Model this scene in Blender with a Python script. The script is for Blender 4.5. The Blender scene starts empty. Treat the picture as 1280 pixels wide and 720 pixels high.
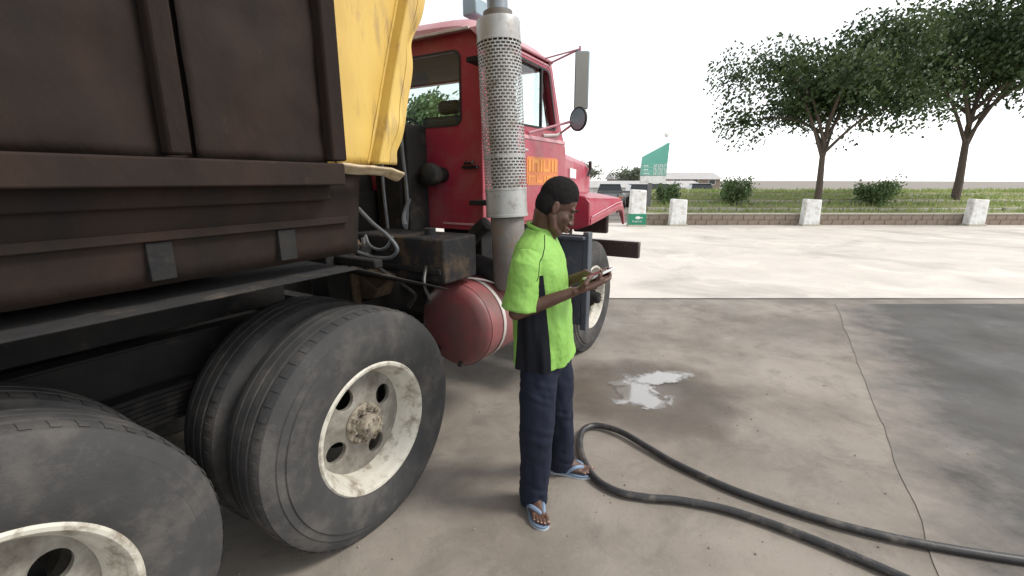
import bpy, bmesh, math, random
from mathutils import Vector, Matrix, noise
random.seed(7)
R = math.radians
sc = bpy.context.scene
C = sc.collection

# ------------------------------------------------------------------ camera
CAM_H = 1.68
cd = bpy.data.cameras.new('camera'); cam = bpy.data.objects.new('camera', cd); C.objects.link(cam)
cam.location = (0, 0, CAM_H); cam.rotation_euler = (R(90 - 13.325), 0, 0)
cd.sensor_width = 36; cd.lens = 570 / 1280 * 36; cd.clip_start = .05; cd.clip_end = 3000
sc.camera = cam

# ------------------------------------------------------------------ sky, sun, exposure
SUN_EL, SUN_AZ = R(48), R(100)          # azimuth clockwise from +Y
w = bpy.data.worlds.new('World'); sc.world = w; w.use_nodes = True
nt = w.node_tree; nt.nodes.clear()
sky = nt.nodes.new('ShaderNodeTexSky'); sky.sky_type = 'NISHITA'; sky.sun_disc = False
sky.sun_elevation = SUN_EL; sky.sun_rotation = SUN_AZ; sky.dust_density = .4; sky.air_density = 1.0; sky.ozone_density = .6
hs = nt.nodes.new('ShaderNodeHueSaturation'); hs.inputs['Saturation'].default_value = .12; hs.inputs['Value'].default_value = 1.0
bg = nt.nodes.new('ShaderNodeBackground'); bg.inputs[1].default_value = .14
wo = nt.nodes.new('ShaderNodeOutputWorld')
nt.links.new(sky.outputs[0], hs.inputs['Color']); nt.links.new(hs.outputs[0], bg.inputs[0]); nt.links.new(bg.outputs[0], wo.inputs[0])
sd = bpy.data.lights.new('sun', 'SUN'); sd.energy = 1.5; sd.angle = R(16); sd.color = (1, .95, .88)
sun = bpy.data.objects.new('sun', sd); C.objects.link(sun)
sun.rotation_euler = Vector((math.sin(SUN_AZ)*math.cos(SUN_EL), math.cos(SUN_AZ)*math.cos(SUN_EL), math.sin(SUN_EL))).to_track_quat('Z', 'Y').to_euler()
sc.view_settings.view_transform = 'Standard'; sc.view_settings.look = 'None'
sc.view_settings.exposure = 1.0; sc.view_settings.gamma = 1; sc.view_settings.use_curve_mapping = False

# ------------------------------------------------------------------ materials
def mat(name, col, col2=None, scale=4, rough=.6, metal=0, bump=0, bscale=60, dirt=None, dirt_amt=.5, dscale=3, spec=.5, stretch=(1, 1, 1), detail=6, rlo=None, dspan=.16):
    m = bpy.data.materials.new(name); m.use_nodes = True
    t = m.node_tree; N = t.nodes; L = t.links
    b = N['Principled BSDF']; b.inputs['Roughness'].default_value = rough; b.inputs['Metallic'].default_value = metal
    b.inputs['Specular IOR Level'].default_value = spec
    tc = N.new('ShaderNodeTexCoord'); mp = N.new('ShaderNodeMapping'); mp.inputs['Scale'].default_value = stretch
    L.new(tc.outputs['Object'], mp.inputs[0])
    def nz(s, d=6, r=.6):
        n = N.new('ShaderNodeTexNoise'); n.inputs['Scale'].default_value = s; n.inputs['Detail'].default_value = d; n.inputs['Roughness'].default_value = r
        L.new(mp.outputs[0], n.inputs['Vector']); return n.outputs['Fac']
    def mix(f, a, c):
        x = N.new('ShaderNodeMix'); x.data_type = 'RGBA'
        if hasattr(f, 'links'): L.new(f, x.inputs[0])
        else: x.inputs[0].default_value = f
        for v, i in ((a, 6), (c, 7)):
            if hasattr(v, 'links'): L.new(v, x.inputs[i])
            else: x.inputs[i].default_value = (*v, 1)
        return x.outputs[2]
    def ramp(f, lo, hi):
        r = N.new('ShaderNodeMapRange'); r.inputs[1].default_value = lo; r.inputs[2].default_value = hi; L.new(f, r.inputs[0]); return r.outputs[0]
    c = mix(ramp(nz(scale, detail), .3, .7), col, col2 or tuple(v*.75 for v in col))
    if dirt:
        f = ramp(nz(dscale, 8, .7), 1 - dirt_amt - dspan/2, 1 - dirt_amt + dspan/2)
        c = mix(f, c, dirt)
    L.new(c, b.inputs['Base Color'])
    if rlo is not None:
        r = N.new('ShaderNodeMapRange'); r.inputs[1].default_value = .35; r.inputs[2].default_value = .65
        r.inputs[3].default_value = rlo; r.inputs[4].default_value = rough; L.new(nz(scale*1.7, 5), r.inputs[0]); L.new(r.outputs[0], b.inputs['Roughness'])
    if bump:
        bn = N.new('ShaderNodeBump'); bn.inputs['Strength'].default_value = bump; bn.inputs['Distance'].default_value = .01
        L.new(nz(bscale, 6), bn.inputs['Height']); L.new(bn.outputs[0], b.inputs['Normal'])
    return m

M = {}
M['red'] = mat('red_paint', (.36, .034, .064), (.30, .028, .054), 3, .38, dirt=(.32, .11, .11), dirt_amt=.40, dscale=5, bump=.08, bscale=8, rlo=.28, dspan=.3)
M['redfade_sky'] = mat('faded_sky_paled_red_paint', (.50, .20, .24), (.58, .36, .38), 4, .5, dirt=(.36, .22, .2), dirt_amt=.35, bump=.08, bscale=8)  # worn pink; the roof's sky reflection is painted into it too
M['tank'] = mat('tank_red_paint', (.31, .050, .062), (.27, .085, .09), 5, .45, dirt=(.13, .075, .066), dirt_amt=.52, dscale=4, bump=.1, bscale=12, dspan=.35)
M['yellow'] = mat('yellow_paint', (.60, .41, .095), (.46, .29, .065), 4, .55, dirt=(.26, .17, .075), dirt_amt=.37, dscale=14, bump=.2, bscale=20, stretch=(1, 1, .22), dspan=.2)
M['primer'] = mat('chipped_primer', (.55, .48, .36), (.42, .30, .16), 14, .7, dirt=(.16, .10, .06), dirt_amt=.42, dscale=16, bump=.3, bscale=40)
M['made_dark_rust'] = mat('made_dark_rusty_steel', (.016, .013, .012), (.032, .020, .015), 5, .8, spec=.14, dirt=(.06, .035, .021), dirt_amt=.30, dscale=7, bump=.4, bscale=30, stretch=(1, 1, .5))  # invented dark finish, to darken the left of the frame
M['chassis'] = mat('grimy_black_steel', (.016, .016, .017), (.027, .025, .023), 8, .75, spec=.15, dirt=(.06, .05, .042), dirt_amt=.36, dscale=7, bump=.3, bscale=50)
M['oilbox'] = mat('dark_grey_steel', (.016, .016, .018), (.026, .024, .024), 6, .75, spec=.15, dirt=(.07, .05, .034), dirt_amt=.42, dscale=6, bump=.2, bscale=30)
M['rusty'] = mat('rusty_brown_steel', (.10, .065, .035), (.06, .04, .025), 12, .8, dirt=(.16, .12, .06), dirt_amt=.4, dscale=20, bump=.5, bscale=60)
M['bluegrey'] = mat('blue_grey_steel', (.055, .068, .085), (.04, .048, .06), 6, .45, dirt=(.12, .115, .11), dirt_amt=.38, dscale=7, bump=.15, bscale=25)
M['tyre'] = mat('dusty_rubber', (.040, .040, .041), (.065, .062, .06), 5, .8, dirt=(.11, .10, .09), dirt_amt=.36, dscale=5, bump=.25, bscale=120, spec=.2, dspan=.3)
M['rim'] = mat('cream_wheel_paint', (.54, .52, .45), (.45, .42, .355), 6, .5, dirt=(.15, .115, .08), dirt_amt=.40, dscale=12, bump=.12, bscale=40, dspan=.2)
M['disc'] = mat('grimy_shaded_disc_paint', (.27, .26, .225), (.21, .20, .17), 7, .6, dirt=(.09, .07, .055), dirt_amt=.47, dscale=9, bump=.15, bscale=40, dspan=.3)  # rim paint darkened for shade in the deep disc, plus grime
M['hub'] = mat('dirty_hub_paint', (.32, .28, .21), (.22, .19, .15), 16, .6, dirt=(.06, .045, .035), dirt_amt=.45, dscale=22, bump=.4, bscale=60)
M['silver'] = mat('silver_shield_metal', (.40, .40, .39), (.32, .32, .31), 7, .45, .3, dirt=(.22, .19, .165), dirt_amt=.42, dscale=10, bump=.05)
M['muffler'] = mat('sooty_muffler_steel', (.16, .145, .13), (.11, .097, .088), 9, .65, .1, dirt=(.16, .11, .075), dirt_amt=.42, dscale=9, bump=.3, bscale=40)
M['pipe'] = mat('grey_pipe_steel', (.22, .25, .27), (.16, .18, .19), 8, .4, .4)
M['trim'] = mat('black_rubber_trim', (.02, .02, .021), None, 8, .6)
M['inside'] = mat('dark_cab_lining', (.17, .18, .18), (.13, .14, .14), 6, .85)
M['seat'] = mat('dark_seat_vinyl', (.03, .032, .035), None, 6, .6)
M['bumper'] = mat('brown_black_bumper_paint', (.045, .028, .026), (.06, .04, .035), 6, .5, dirt=(.12, .08, .06), dirt_amt=.36, dscale=8, bump=.1)
M['pale'] = mat('bare_worn_metal', (.55, .50, .48), (.4, .36, .33), 12, .45, .2)
M['mirror'] = mat('mirror_backing', (.22, .29, .33), (.27, .34, .38), 5, .35, .3)
M['mglass'] = mat('mirror_glass', (.55, .58, .58), (.5, .53, .53), 5, .08, .9)
M['orange'] = mat('faded_orange_paint', (.60, .20, .045), (.52, .15, .05), 14, .5)
M['orange2'] = mat('orange_letter_paint', (.72, .30, .05), (.6, .24, .05), 20, .5)
M['white'] = mat('white_paint', (.78, .79, .78), (.66, .66, .63), 5, .5, dirt=(.40, .36, .30), dirt_amt=.38, dscale=5, dspan=.3, bump=.2, bscale=30)
M['plate'] = mat('white_plate', (.8, .8, .78), None, 5, .4)
M['hose'] = mat('black_hose_rubber', (.018, .018, .02), (.035, .033, .032), 20, .45, dirt=(.12, .105, .09), dirt_amt=.40, dscale=9, bump=.1, bscale=200)
M['hosegrey'] = mat('grey_hydraulic_hose', (.12, .13, .14), (.07, .075, .08), 20, .45)
M['green'] = mat('green_sign_paint', (.012, .22, .12), (.012, .18, .10), 3, .4)
M['signgreen'] = mat('pale_green_sign_face', (.10, .36, .28), (.13, .40, .32), 3, .4)
M['pole'] = mat('grey_pole_paint', (.14, .14, .14), None, 6, .5)
M['wallb'] = mat('brown_render', (.30, .24, .19), (.22, .17, .13), 3, .85, dirt=(.14, .12, .09), dirt_amt=.36, dscale=3, bump=.3)
M['block'] = mat('brown_wall_block', (.27, .215, .17), (.21, .165, .13), 4, .85, dirt=(.13, .11, .08), dirt_amt=.36, dscale=4, bump=.3)
M['stone'] = mat('pale_edging_stone', (.48, .46, .38), (.36, .34, .27), 8, .85, bump=.3)
M['soil'] = mat('grassy_soil', (.20, .24, .08), (.26, .24, .12), 2, .9, bump=.5, bscale=20)
M['bark'] = mat('grey_bark', (.12, .09, .07), (.07, .055, .045), 12, .9, bump=.5)
M['carw'] = mat('white_car_paint', (.62, .63, .64), None, 4, .25)
M['carg'] = mat('grey_car_paint', (.16, .17, .18), None, 4, .25)
M['carglass'] = mat('dark_car_glass', (.02, .025, .03), None, 4, .08)
M['roofsheet'] = mat('pale_roof_sheet', (.46, .46, .46), (.36, .33, .31), 2, .5)

def leafmat(name, a, b):
    m = bpy.data.materials.new(name); m.use_nodes = True; t = m.node_tree; N = t.nodes; L = t.links
    bs = N['Principled BSDF']; bs.inputs['Roughness'].default_value = .6
    gi = N.new('ShaderNodeNewGeometry'); cr = N.new('ShaderNodeMix'); cr.data_type = 'RGBA'
    cr.inputs[6].default_value = (*a, 1); cr.inputs[7].default_value = (*b, 1); L.new(gi.outputs['Random Per Island'], cr.inputs[0])
    tc = N.new('ShaderNodeTexCoord'); nz = N.new('ShaderNodeTexNoise'); nz.inputs['Scale'].default_value = .9; nz.inputs['Detail'].default_value = 3; L.new(tc.outputs['Object'], nz.inputs['Vector'])
    av = N.new('ShaderNodeMath'); av.operation = 'MULTIPLY_ADD'; av.inputs[1].default_value = .45; L.new(gi.outputs['Random Per Island'], av.inputs[0]); rg = N.new('ShaderNodeMapRange'); rg.inputs[1].default_value = .35; rg.inputs[2].default_value = .65; rg.inputs[4].default_value = .55; L.new(nz.outputs['Fac'], rg.inputs[0]); L.new(rg.outputs[0], av.inputs[2]); L.new(av.outputs[0], cr.inputs[0])
    L.new(cr.outputs[2], bs.inputs['Base Color'])
    tr = N.new('ShaderNodeBsdfTranslucent'); L.new(cr.outputs[2], tr.inputs[0]); mx = N.new('ShaderNodeMixShader'); mx.inputs[0].default_value = .3
    L.new(bs.outputs[0], mx.inputs[1]); L.new(tr.outputs[0], mx.inputs[2]); L.new(mx.outputs[0], N['Material Output'].inputs[0]); return m
M['leaf'] = leafmat('tree_leaf', (.035, .075, .02), (.11, .15, .05))
M['leafd'] = leafmat('dark_tree_leaf', (.018, .045, .014), (.075, .11, .035))
M['leafm'] = leafmat('bright_green_leaf', (.07, .13, .05), (.18, .25, .10))
M['leafp'] = leafmat('haze_paled_leaf', (.13, .16, .11), (.22, .25, .18))  # far trees: distance haze painted into the leaf colour
M['grass'] = leafmat('grass_blade', (.20, .31, .08), (.40, .42, .17))

def glassmat():
    m = bpy.data.materials.new('window_glass'); m.use_nodes = True; t = m.node_tree; N = t.nodes; L = t.links; N.remove(N['Principled BSDF'])
    g = N.new('ShaderNodeBsdfGlossy'); g.inputs['Roughness'].default_value = .03
    tr = N.new('ShaderNodeBsdfTransparent'); tr.inputs[0].default_value = (.92, .96, .95, 1)
    lw = N.new('ShaderNodeLayerWeight'); lw.inputs[0].default_value = .5; fr = N.new('ShaderNodeMath'); fr.operation = 'POWER'; fr.inputs[1].default_value = 4; L.new(lw.outputs['Facing'], fr.inputs[0])
    ad = N.new('ShaderNodeMath'); ad.operation = 'MULTIPLY_ADD'; ad.inputs[1].default_value = .5; ad.inputs[2].default_value = .035; L.new(fr.outputs[0], ad.inputs[0]); fr = ad; mx = N.new('ShaderNodeMixShader')
    L.new(fr.outputs[0], mx.inputs[0]); L.new(tr.outputs[0], mx.inputs[1]); L.new(g.outputs[0], mx.inputs[2]); L.new(mx.outputs[0], N['Material Output'].inputs[0]); return m
M['glass'] = glassmat()

def groundmat(name, a, b, stain, stain_amt, crack=True, slick=.9):
    m = bpy.data.materials.new(name); m.use_nodes = True; t = m.node_tree; N = t.nodes; L = t.links; bs = N['Principled BSDF']
    tc = N.new('ShaderNodeTexCoord')
    def nz(s, d=8, r=.62, dist=0):
        n = N.new('ShaderNodeTexNoise'); n.inputs['Scale'].default_value = s; n.inputs['Detail'].default_value = d; n.inputs['Roughness'].default_value = r
        n.inputs['Distortion'].default_value = dist; L.new(tc.outputs['Object'], n.inputs['Vector']); return n.outputs['Fac']
    def rng(f, a0, b0, c0=0, d0=1):
        r = N.new('ShaderNodeMapRange'); r.inputs[1].default_value = a0; r.inputs[2].default_value = b0; r.inputs[3].default_value = c0; r.inputs[4].default_value = d0; L.new(f, r.inputs[0]); return r.outputs[0]
    def mix(f, x, y):
        k = N.new('ShaderNodeMix'); k.data_type = 'RGBA'; L.new(f, k.inputs[0])
        for v, i in ((x, 6), (y, 7)):
            if hasattr(v, 'links'): L.new(v, k.inputs[i])
            else: k.inputs[i].default_value = (*v, 1)
        return k.outputs[2]
    c = mix(rng(nz(.9), .38, .62), a, b)
    c = mix(rng(nz(.45, 5, .6, 1.2), .52, .68, 0, .6), c, tuple(v*.62 for v in b))
    c = mix(rng(nz(.8, 7, .65, .8), .54, .70, 0, .55), c, tuple(min(1, v*1.30) for v in a))
    c = mix(rng(nz(2.3, 9, .7, .6), 1 - stain_amt, 1 - stain_amt + .25, 0, .75), c, stain)
    c = mix(rng(nz(34, 4), .60, .74, 0, .35), c, tuple(v*.55 for v in b))
    c = mix(rng(nz(60, 3), .66, .75, 0, .5), c, tuple(min(1, v*1.6) for v in a))
    L.new(c, bs.inputs['Base Color']); L.new(rng(nz(1.4, 6), .35, .65, slick - .38, slick), bs.inputs['Roughness'])
    bn = N.new('ShaderNodeBump'); bn.inputs['Strength'].default_value = .45; bn.inputs['Distance'].default_value = .006
    L.new(nz(45, 8, .7), bn.inputs['Height']); L.new(bn.outputs[0], bs.inputs['Normal']); return m
M['ground'] = groundmat('dusty_concrete_ground', (.268, .236, .200), (.165, .142, .118), (.092, .080, .067), .50)
M['slab'] = groundmat('pale_concrete_slab', (.60, .555, .50), (.52, .48, .43), (.40, .365, .32), .36)
M['asphalt'] = groundmat('worn_asphalt', (.075, .070, .064), (.055, .052, .048), (.12, .105, .09), .40)
M['crack'] = mat('crack_dirt', (.07, .058, .048), None, 20, .95)
M['damp'] = groundmat('damp_concrete', (.145, .118, .093), (.115, .094, .074), (.085, .07, .056), .45, slick=.62)
m = bpy.data.materials.new('puddle_water'); m.use_nodes = True; b = m.node_tree.nodes['Principled BSDF']
b.inputs['Base Color'].default_value = (.26, .245, .22, 1); b.inputs['Roughness'].default_value = .10; b.inputs['Specular IOR Level'].default_value = 1.0; b.inputs['IOR'].default_value = 1.7
b.inputs['Coat Weight'].default_value = 1; b.inputs['Coat IOR'].default_value = 1.6; b.inputs['Coat Roughness'].default_value = .03
n = m.node_tree.nodes.new('ShaderNodeTexNoise'); n.inputs['Scale'].default_value = 22; bn = m.node_tree.nodes.new('ShaderNodeBump'); bn.inputs['Strength'].default_value = .35
m.node_tree.links.new(n.outputs['Fac'], bn.inputs['Height']); m.node_tree.links.new(bn.outputs[0], b.inputs['Normal']); M['water'] = m
# person
M['skin'] = mat('dark_brown_skin', (.098, .050, .033), (.070, .035, .024), 18, .5, bump=.12, bscale=260, spec=.4)
M['hair'] = mat('short_black_hair', (.012, .011, .011), (.02, .018, .018), 60, .95, bump=.6, bscale=420, spec=.12)
M['lime'] = mat('lime_green_jersey', (.22, .43, .085), (.195, .39, .07), 6, .75, bump=.12, bscale=500)
M['black'] = mat('black_jersey', (.009, .010, .014), (.013, .014, .018), 6, .9, spec=.15, bump=.12, bscale=500)
M['navy'] = mat('dark_navy_cotton', (.011, .014, .027), (.015, .018, .033), 9, .9, spec=.2, dirt=(.024, .026, .042), dirt_amt=.33, dscale=5, bump=.2, bscale=300)
M['flip'] = mat('blue_foam_rubber', (.17, .235, .33), (.13, .185, .27), 14, .6)
M['flipedge'] = mat('pale_foam_edge', (.50, .55, .60), None, 14, .6)
M['nail'] = mat('pale_nail', (.36, .22, .17), None, 20, .35)
M['eye'] = mat('eye_white', (.5, .46, .42), None, 20, .2)
M['iris'] = mat('dark_iris', (.01, .007, .006), None, 20, .15)
M['lip'] = mat('brown_lip', (.13, .055, .045), None, 20, .4)
M['device'] = mat('white_plastic', (.72, .72, .70), None, 8, .35)

# ------------------------------------------------------------------ mesh helpers
class MB:
    def __init__(s): s.v = []; s.f = []; s.mi = []; s.cur = 0
    def add(s, vs, fs):
        o = len(s.v); s.v += [tuple(v) for v in vs]; s.f += [tuple(i + o for i in f) for f in fs]; s.mi += [s.cur]*len(fs); return s
    def box(s, x0, x1, y0, y1, z0, z1):
        vs = [(x, y, z) for z in (z0, z1) for y in (y0, y1) for x in (x0, x1)]
        return s.add(vs, [(0, 2, 3, 1), (4, 5, 7, 6), (0, 1, 5, 4), (1, 3, 7, 5), (3, 2, 6, 7), (2, 0, 4, 6)])
    def hexa(s, p):      # 8 points: bottom loop 4, top loop 4
        return s.add(p, [(3, 2, 1, 0), (4, 5, 6, 7), (0, 1, 5, 4), (1, 2, 6, 5), (2, 3, 7, 6), (3, 0, 4, 7)])
    def rings(s, rs, cap0=True, cap1=True, closed=True):
        n = len(rs[0]); vs = [p for r in rs for p in r]; fs = []
        for i in range(len(rs) - 1):
            for j in range(n if closed else n - 1):
                k = (j + 1) % n; fs.append((i*n + j, i*n + k, (i + 1)*n + k, (i + 1)*n + j))
        if cap0: fs.append(tuple(range(n - 1, -1, -1)))
        if cap1: fs.append(tuple((len(rs) - 1)*n + j for j in range(n)))
        return s.add(vs, fs)
    def tube(s, pts, rad, n=10, cap=True):
        pts = [Vector(p) for p in pts]; rad = rad if isinstance(rad, (list, tuple)) else [rad]*len(pts)
        rs = []; up = None
        for i, p in enumerate(pts):
            t = (pts[min(i + 1, len(pts) - 1)] - pts[max(i - 1, 0)]).normalized()
            if up is None: up = t.orthogonal().normalized()
            a = (up - t*up.dot(t)); a = a.normalized() if a.length > 1e-6 else t.orthogonal().normalized()
            up = a; b = t.cross(a)
            rs.append([p + (a*math.cos(2*math.pi*j/n) + b*math.sin(2*math.pi*j/n))*rad[i] for j in range(n)])
        return s.rings(rs, cap, cap)
    def capsule(s, pts, rad, n=12):         # tube with round ends
        pts = [Vector(p) for p in pts]; rad = list(rad)
        d0 = (pts[0] - pts[1]).normalized(); d1 = (pts[-1] - pts[-2]).normalized()
        P, Q = [], []
        for a in (80, 55, 28): P.append(pts[0] + d0*rad[0]*math.sin(R(a))); Q.append(rad[0]*math.cos(R(a)))
        P += pts; Q += rad
        for a in (28, 55, 80): P.append(pts[-1] + d1*rad[-1]*math.sin(R(a))); Q.append(rad[-1]*math.cos(R(a)))
        return s.tube(P, Q, n)
    def ell(s, c, r, rot=None, n=20, m=12):
        c = Vector(c); vs = []; rot = rot or Matrix.Identity(3)
        for i in range(1, m):
            th = math.pi*i/m
            for j in range(n):
                ph = 2*math.pi*j/n
                vs.append(c + rot @ Vector((r[0]*math.sin(th)*math.cos(ph), r[1]*math.sin(th)*math.sin(ph), r[2]*math.cos(th))))
        vs.append(c + rot @ Vector((0, 0, r[2]))); vs.append(c + rot @ Vector((0, 0, -r[2])))
        T = len(vs) - 2; B = T + 1; fs = []
        for i in range(m - 2):
            for j in range(n):
                k = (j + 1) % n; fs.append((i*n + j, (i + 1)*n + j, (i + 1)*n + k, i*n + k))
        for j in range(n):
            k = (j + 1) % n; fs.append((T, j, k)); fs.append((B, (m - 2)*n + k, (m - 2)*n + j))
        return s.add(vs, fs)
    def lathe(s, prof, c=(0, 0, 0), axis='y', n=48, closed=True):     # prof: (r, a) along axis
        rs = []
        for j in range(n):
            t = 2*math.pi*j/n; ring = []
            for r, a in prof:
                u, v = r*math.cos(t), r*math.sin(t)
                p = {'y': (u, a, v), 'x': (a, u, v), 'z': (u, v, a)}[axis]
                ring.append((c[0] + p[0], c[1] + p[1], c[2] + p[2]))
            rs.append(ring)
        m = len(prof); vs = [p for r in rs for p in r]; fs = []
        for j in range(n):
            k = (j + 1) % n
            for i in range(m if closed else m - 1):
                l = (i + 1) % m; fs.append((j*m + i, j*m + l, k*m + l, k*m + i))
        return s.add(vs, fs)
    def prism(s, poly, axis, a0, a1):       # extrude polygon along axis
        def P(u, v, a): return {'x': (a, u, v), 'y': (u, a, v), 'z': (u, v, a)}[axis]
        n = len(poly); return s.add([P(u, v, a0) for u, v in poly] + [P(u, v, a1) for u, v in poly],
            [tuple(range(n - 1, -1, -1)), tuple(range(n, 2*n))] + [(i, (i + 1) % n, n + (i + 1) % n, n + i) for i in range(n)])
    def holed(s, outer, inner, axis, a0, a1, n=72):   # plate with a hole
        def P(u, v, a): return {'x': (a, u, v), 'y': (u, a, v), 'z': (u, v, a)}[axis]
        cx = sum(p[0] for p in inner)/len(inner); cy = sum(p[1] for p in inner)/len(inner)
        angs = sorted(set([round(2*math.pi*i/n - math.pi, 5) for i in range(n)] + [round(math.atan2(p[1] - cy, p[0] - cx), 5) for p in list(outer) + list(inner)]))
        def hit(poly, t):
            d = (math.cos(t), math.sin(t)); best = None
            for i in range(len(poly)):
                a = poly[i]; b = poly[(i + 1) % len(poly)]
                ex, ey = b[0] - a[0], b[1] - a[1]; den = d[0]*ey - d[1]*ex
                if abs(den) < 1e-12: continue
                ax, ay = a[0] - cx, a[1] - cy
                k = (ax*ey - ay*ex)/den; q = (ax*d[1] - ay*d[0])/den
                if k > 0 and -1e-4 <= q <= 1 + 1e-4 and (best is None or k > best): best = k
            return (cx + d[0]*best, cy + d[1]*best)
        O = [hit(outer, t) for t in angs]; I = [hit(inner, t) for t in angs]
        k = len(angs); vs = [P(*p, a0) for p in O] + [P(*p, a0) for p in I] + [P(*p, a1) for p in O] + [P(*p, a1) for p in I]; fs = []
        for i in range(k):
            j = (i + 1) % k
            fs += [(i, j, k + j, k + i), (2*k + i, 3*k + i, 3*k + j, 2*k + j), (i, 2*k + i, 2*k + j, j), (k + i, k + j, 3*k + j, 3*k + i)]
        return s.add(vs, fs)
    def grid(s, fn, nu, nv):                # fn(u,v)->point
        vs = [fn(i/nu, j/nv) for i in range(nu + 1) for j in range(nv + 1)]; k = nv + 1
        return s.add(vs, [(i*k + j, (i + 1)*k + j, (i + 1)*k + j + 1, i*k + j + 1) for i in range(nu) for j in range(nv)])
    def mesh(s, name, mats, smooth=35, fix=True):
        me = bpy.data.meshes.new(name); me.from_pydata(s.v, [], s.f); mats = mats if isinstance(mats, (list, tuple)) else [mats]
        for x in mats: me.materials.append(x)
        me.polygons.foreach_set('material_index', s.mi)
        if fix:
            bm = bmesh.new(); bm.from_mesh(me); bmesh.ops.recalc_face_normals(bm, faces=bm.faces); bm.to_mesh(me); bm.free()
        if smooth: me.shade_smooth(); me.set_sharp_from_angle(angle=R(smooth))
        me.update(); return me
    def build(s, name, mats, parent=None, loc=(0, 0, 0), rot=(0, 0, 0), bevel=0, smooth=35, fix=True, seg=2, solid=0):
        o = bpy.data.objects.new(name, s.mesh(name, mats, smooth, fix)); C.objects.link(o); o.parent = parent; o.location = loc; o.rotation_euler = rot
        if solid:
            q = o.modifiers.new('solid', 'SOLIDIFY'); q.thickness = solid; q.offset = 0
        if bevel:
            q = o.modifiers.new('bevel', 'BEVEL'); q.width = bevel; q.segments = seg; q.limit_method = 'ANGLE'; q.angle_limit = R(40); q.harden_normals = False
        return o
def B(*a): return MB().box(*a)
def tag(o, label=None, cat=None, group=None, kind=None):
    for k, v in (('label', label), ('category', cat), ('group', group), ('kind', kind)):
        if v: o[k] = v
    return o
def thing(name, loc, label, cat, group=None, rz=0):
    o = bpy.data.objects.new(name, None); C.objects.link(o); o.location = loc; o.rotation_euler = (0, 0, rz); o.empty_display_size = .2
    return tag(o, label, cat, group)
def copy_tree(o, parent=None):
    c = o.copy(); C.objects.link(c); c.parent = parent
    for ch in list(o.children): copy_tree(ch, c)
    return c
def spline(pts, k=10):
    pts = [Vector(p) for p in pts]; out = []
    for i in range(len(pts) - 1):
        p0, p1, p2, p3 = pts[max(i - 1, 0)], pts[i], pts[i + 1], pts[min(i + 2, len(pts) - 1)]
        for j in range(k):
            t = j/k; out.append(.5*((2*p1) + (p2 - p0)*t + (2*p0 - 5*p1 + 4*p2 - p3)*t*t + (3*p1 - p0 - 3*p2 + p3)*t**3))
    return out + [pts[-1]]
def rrect(u0, u1, v0, v1, r, k=5):
    out = []
    for cx, cy, a in ((u1 - r, v1 - r, 0), (u0 + r, v1 - r, 90), (u0 + r, v0 + r, 180), (u1 - r, v0 + r, 270)):
        for i in range(k + 1): t = R(a + 90*i/k); out.append((cx + r*math.cos(t), cy + r*math.sin(t)))
    return out
def rpoly(pts, r, k=5):                     # round the corners of a convex polygon
    out = []; n = len(pts)
    for i in range(n):
        p = Vector((*pts[i], 0)); a = (Vector((*pts[i - 1], 0)) - p); b = (Vector((*pts[(i + 1) % n], 0)) - p)
        q = min(r, a.length*.45, b.length*.45); A = p + a.normalized()*q; Bq = p + b.normalized()*q
        for j in range(k + 1):
            t = j/k; out.append(tuple((A*(1 - t)**2 + p*2*t*(1 - t) + Bq*t*t)[:2]))
    return out

#@@GROUND
# ------------------------------------------------------------------ ground and far setting
def sheet(name, poly, z, m, kind='structure'):
    b = MB(); b.add([(x, y, z) for x, y in poly], [tuple(range(len(poly)))]); return tag(b.build(name, m, smooth=0), kind=kind)
sheet('ground', [(-600, -60), (600, -60), (600, 900), (-600, 900)], 0, M['ground'])
def wob(poly, amp, k=8, seed=0):
    out = []
    for i in range(len(poly)):
        a = Vector((*poly[i], 0)); c = Vector((*poly[(i + 1) % len(poly)], 0))
        for j in range(k):
            p = a.lerp(c, j/k); d = noise.noise_vector(p*1.3 + Vector((seed, 0, 0)))*amp; out.append((p.x + d.x, p.y + d.y))
    return out
sb = MB(); sb.box(-22, 40, 6.42, 18.4, -.02, .008); tag(sb.build('forecourt_slab', M['slab'], bevel=.004), kind='structure')
cr = MB(); ps = []
for i in range(90):
    x = -6 + i*.16; ps.append((x, 6.405 + .008*noise.noise(Vector((x*4, 0, 0))), .012 + .012*abs(noise.noise(Vector((x*7, 3, 0))))))
cr.add([(x, y - h, .004) for x, y, h in ps] + [(x, y + h, .0085) for x, y, h in ps], [(i, i + 1, 91 + i, 90 + i) for i in range(89)])
tag(cr.build('slab_joint', M['trim'], smooth=0), kind='structure')
# worn asphalt lane beside the concrete, its edge running along the truck, dust drifted over the edge
ED = Vector((.5073, .8618, 0)); EN = Vector((.8618, -.5073, 0)); EP = Vector((1.22, .55, 0))
def ept(a, d): p = EP + ED*a + EN*d; return (p.x, p.y)
ea = [-3 + .15*i for i in range(64)]
edge = [ept(a, .03*noise.noise(Vector((a*2, 0, 0))) + .015*noise.noise(Vector((a*9, 0, 0)))) for a in ea]
edge = [p for p in edge if p[1] < 6.36]
am = M['asphalt'].node_tree; An, Al = am.nodes, am.links; tc_ = An.new('ShaderNodeTexCoord'); dt = An.new('ShaderNodeVectorMath'); dt.operation = 'DOT_PRODUCT'; dt.inputs[1].default_value = EN
Al.new(tc_.outputs['Object'], dt.inputs[0]); nn = An.new('ShaderNodeTexNoise'); nn.inputs['Scale'].default_value = 2.2; nn.inputs['Detail'].default_value = 9; nn.inputs['Roughness'].default_value = .7; Al.new(tc_.outputs['Object'], nn.inputs['Vector'])
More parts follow.
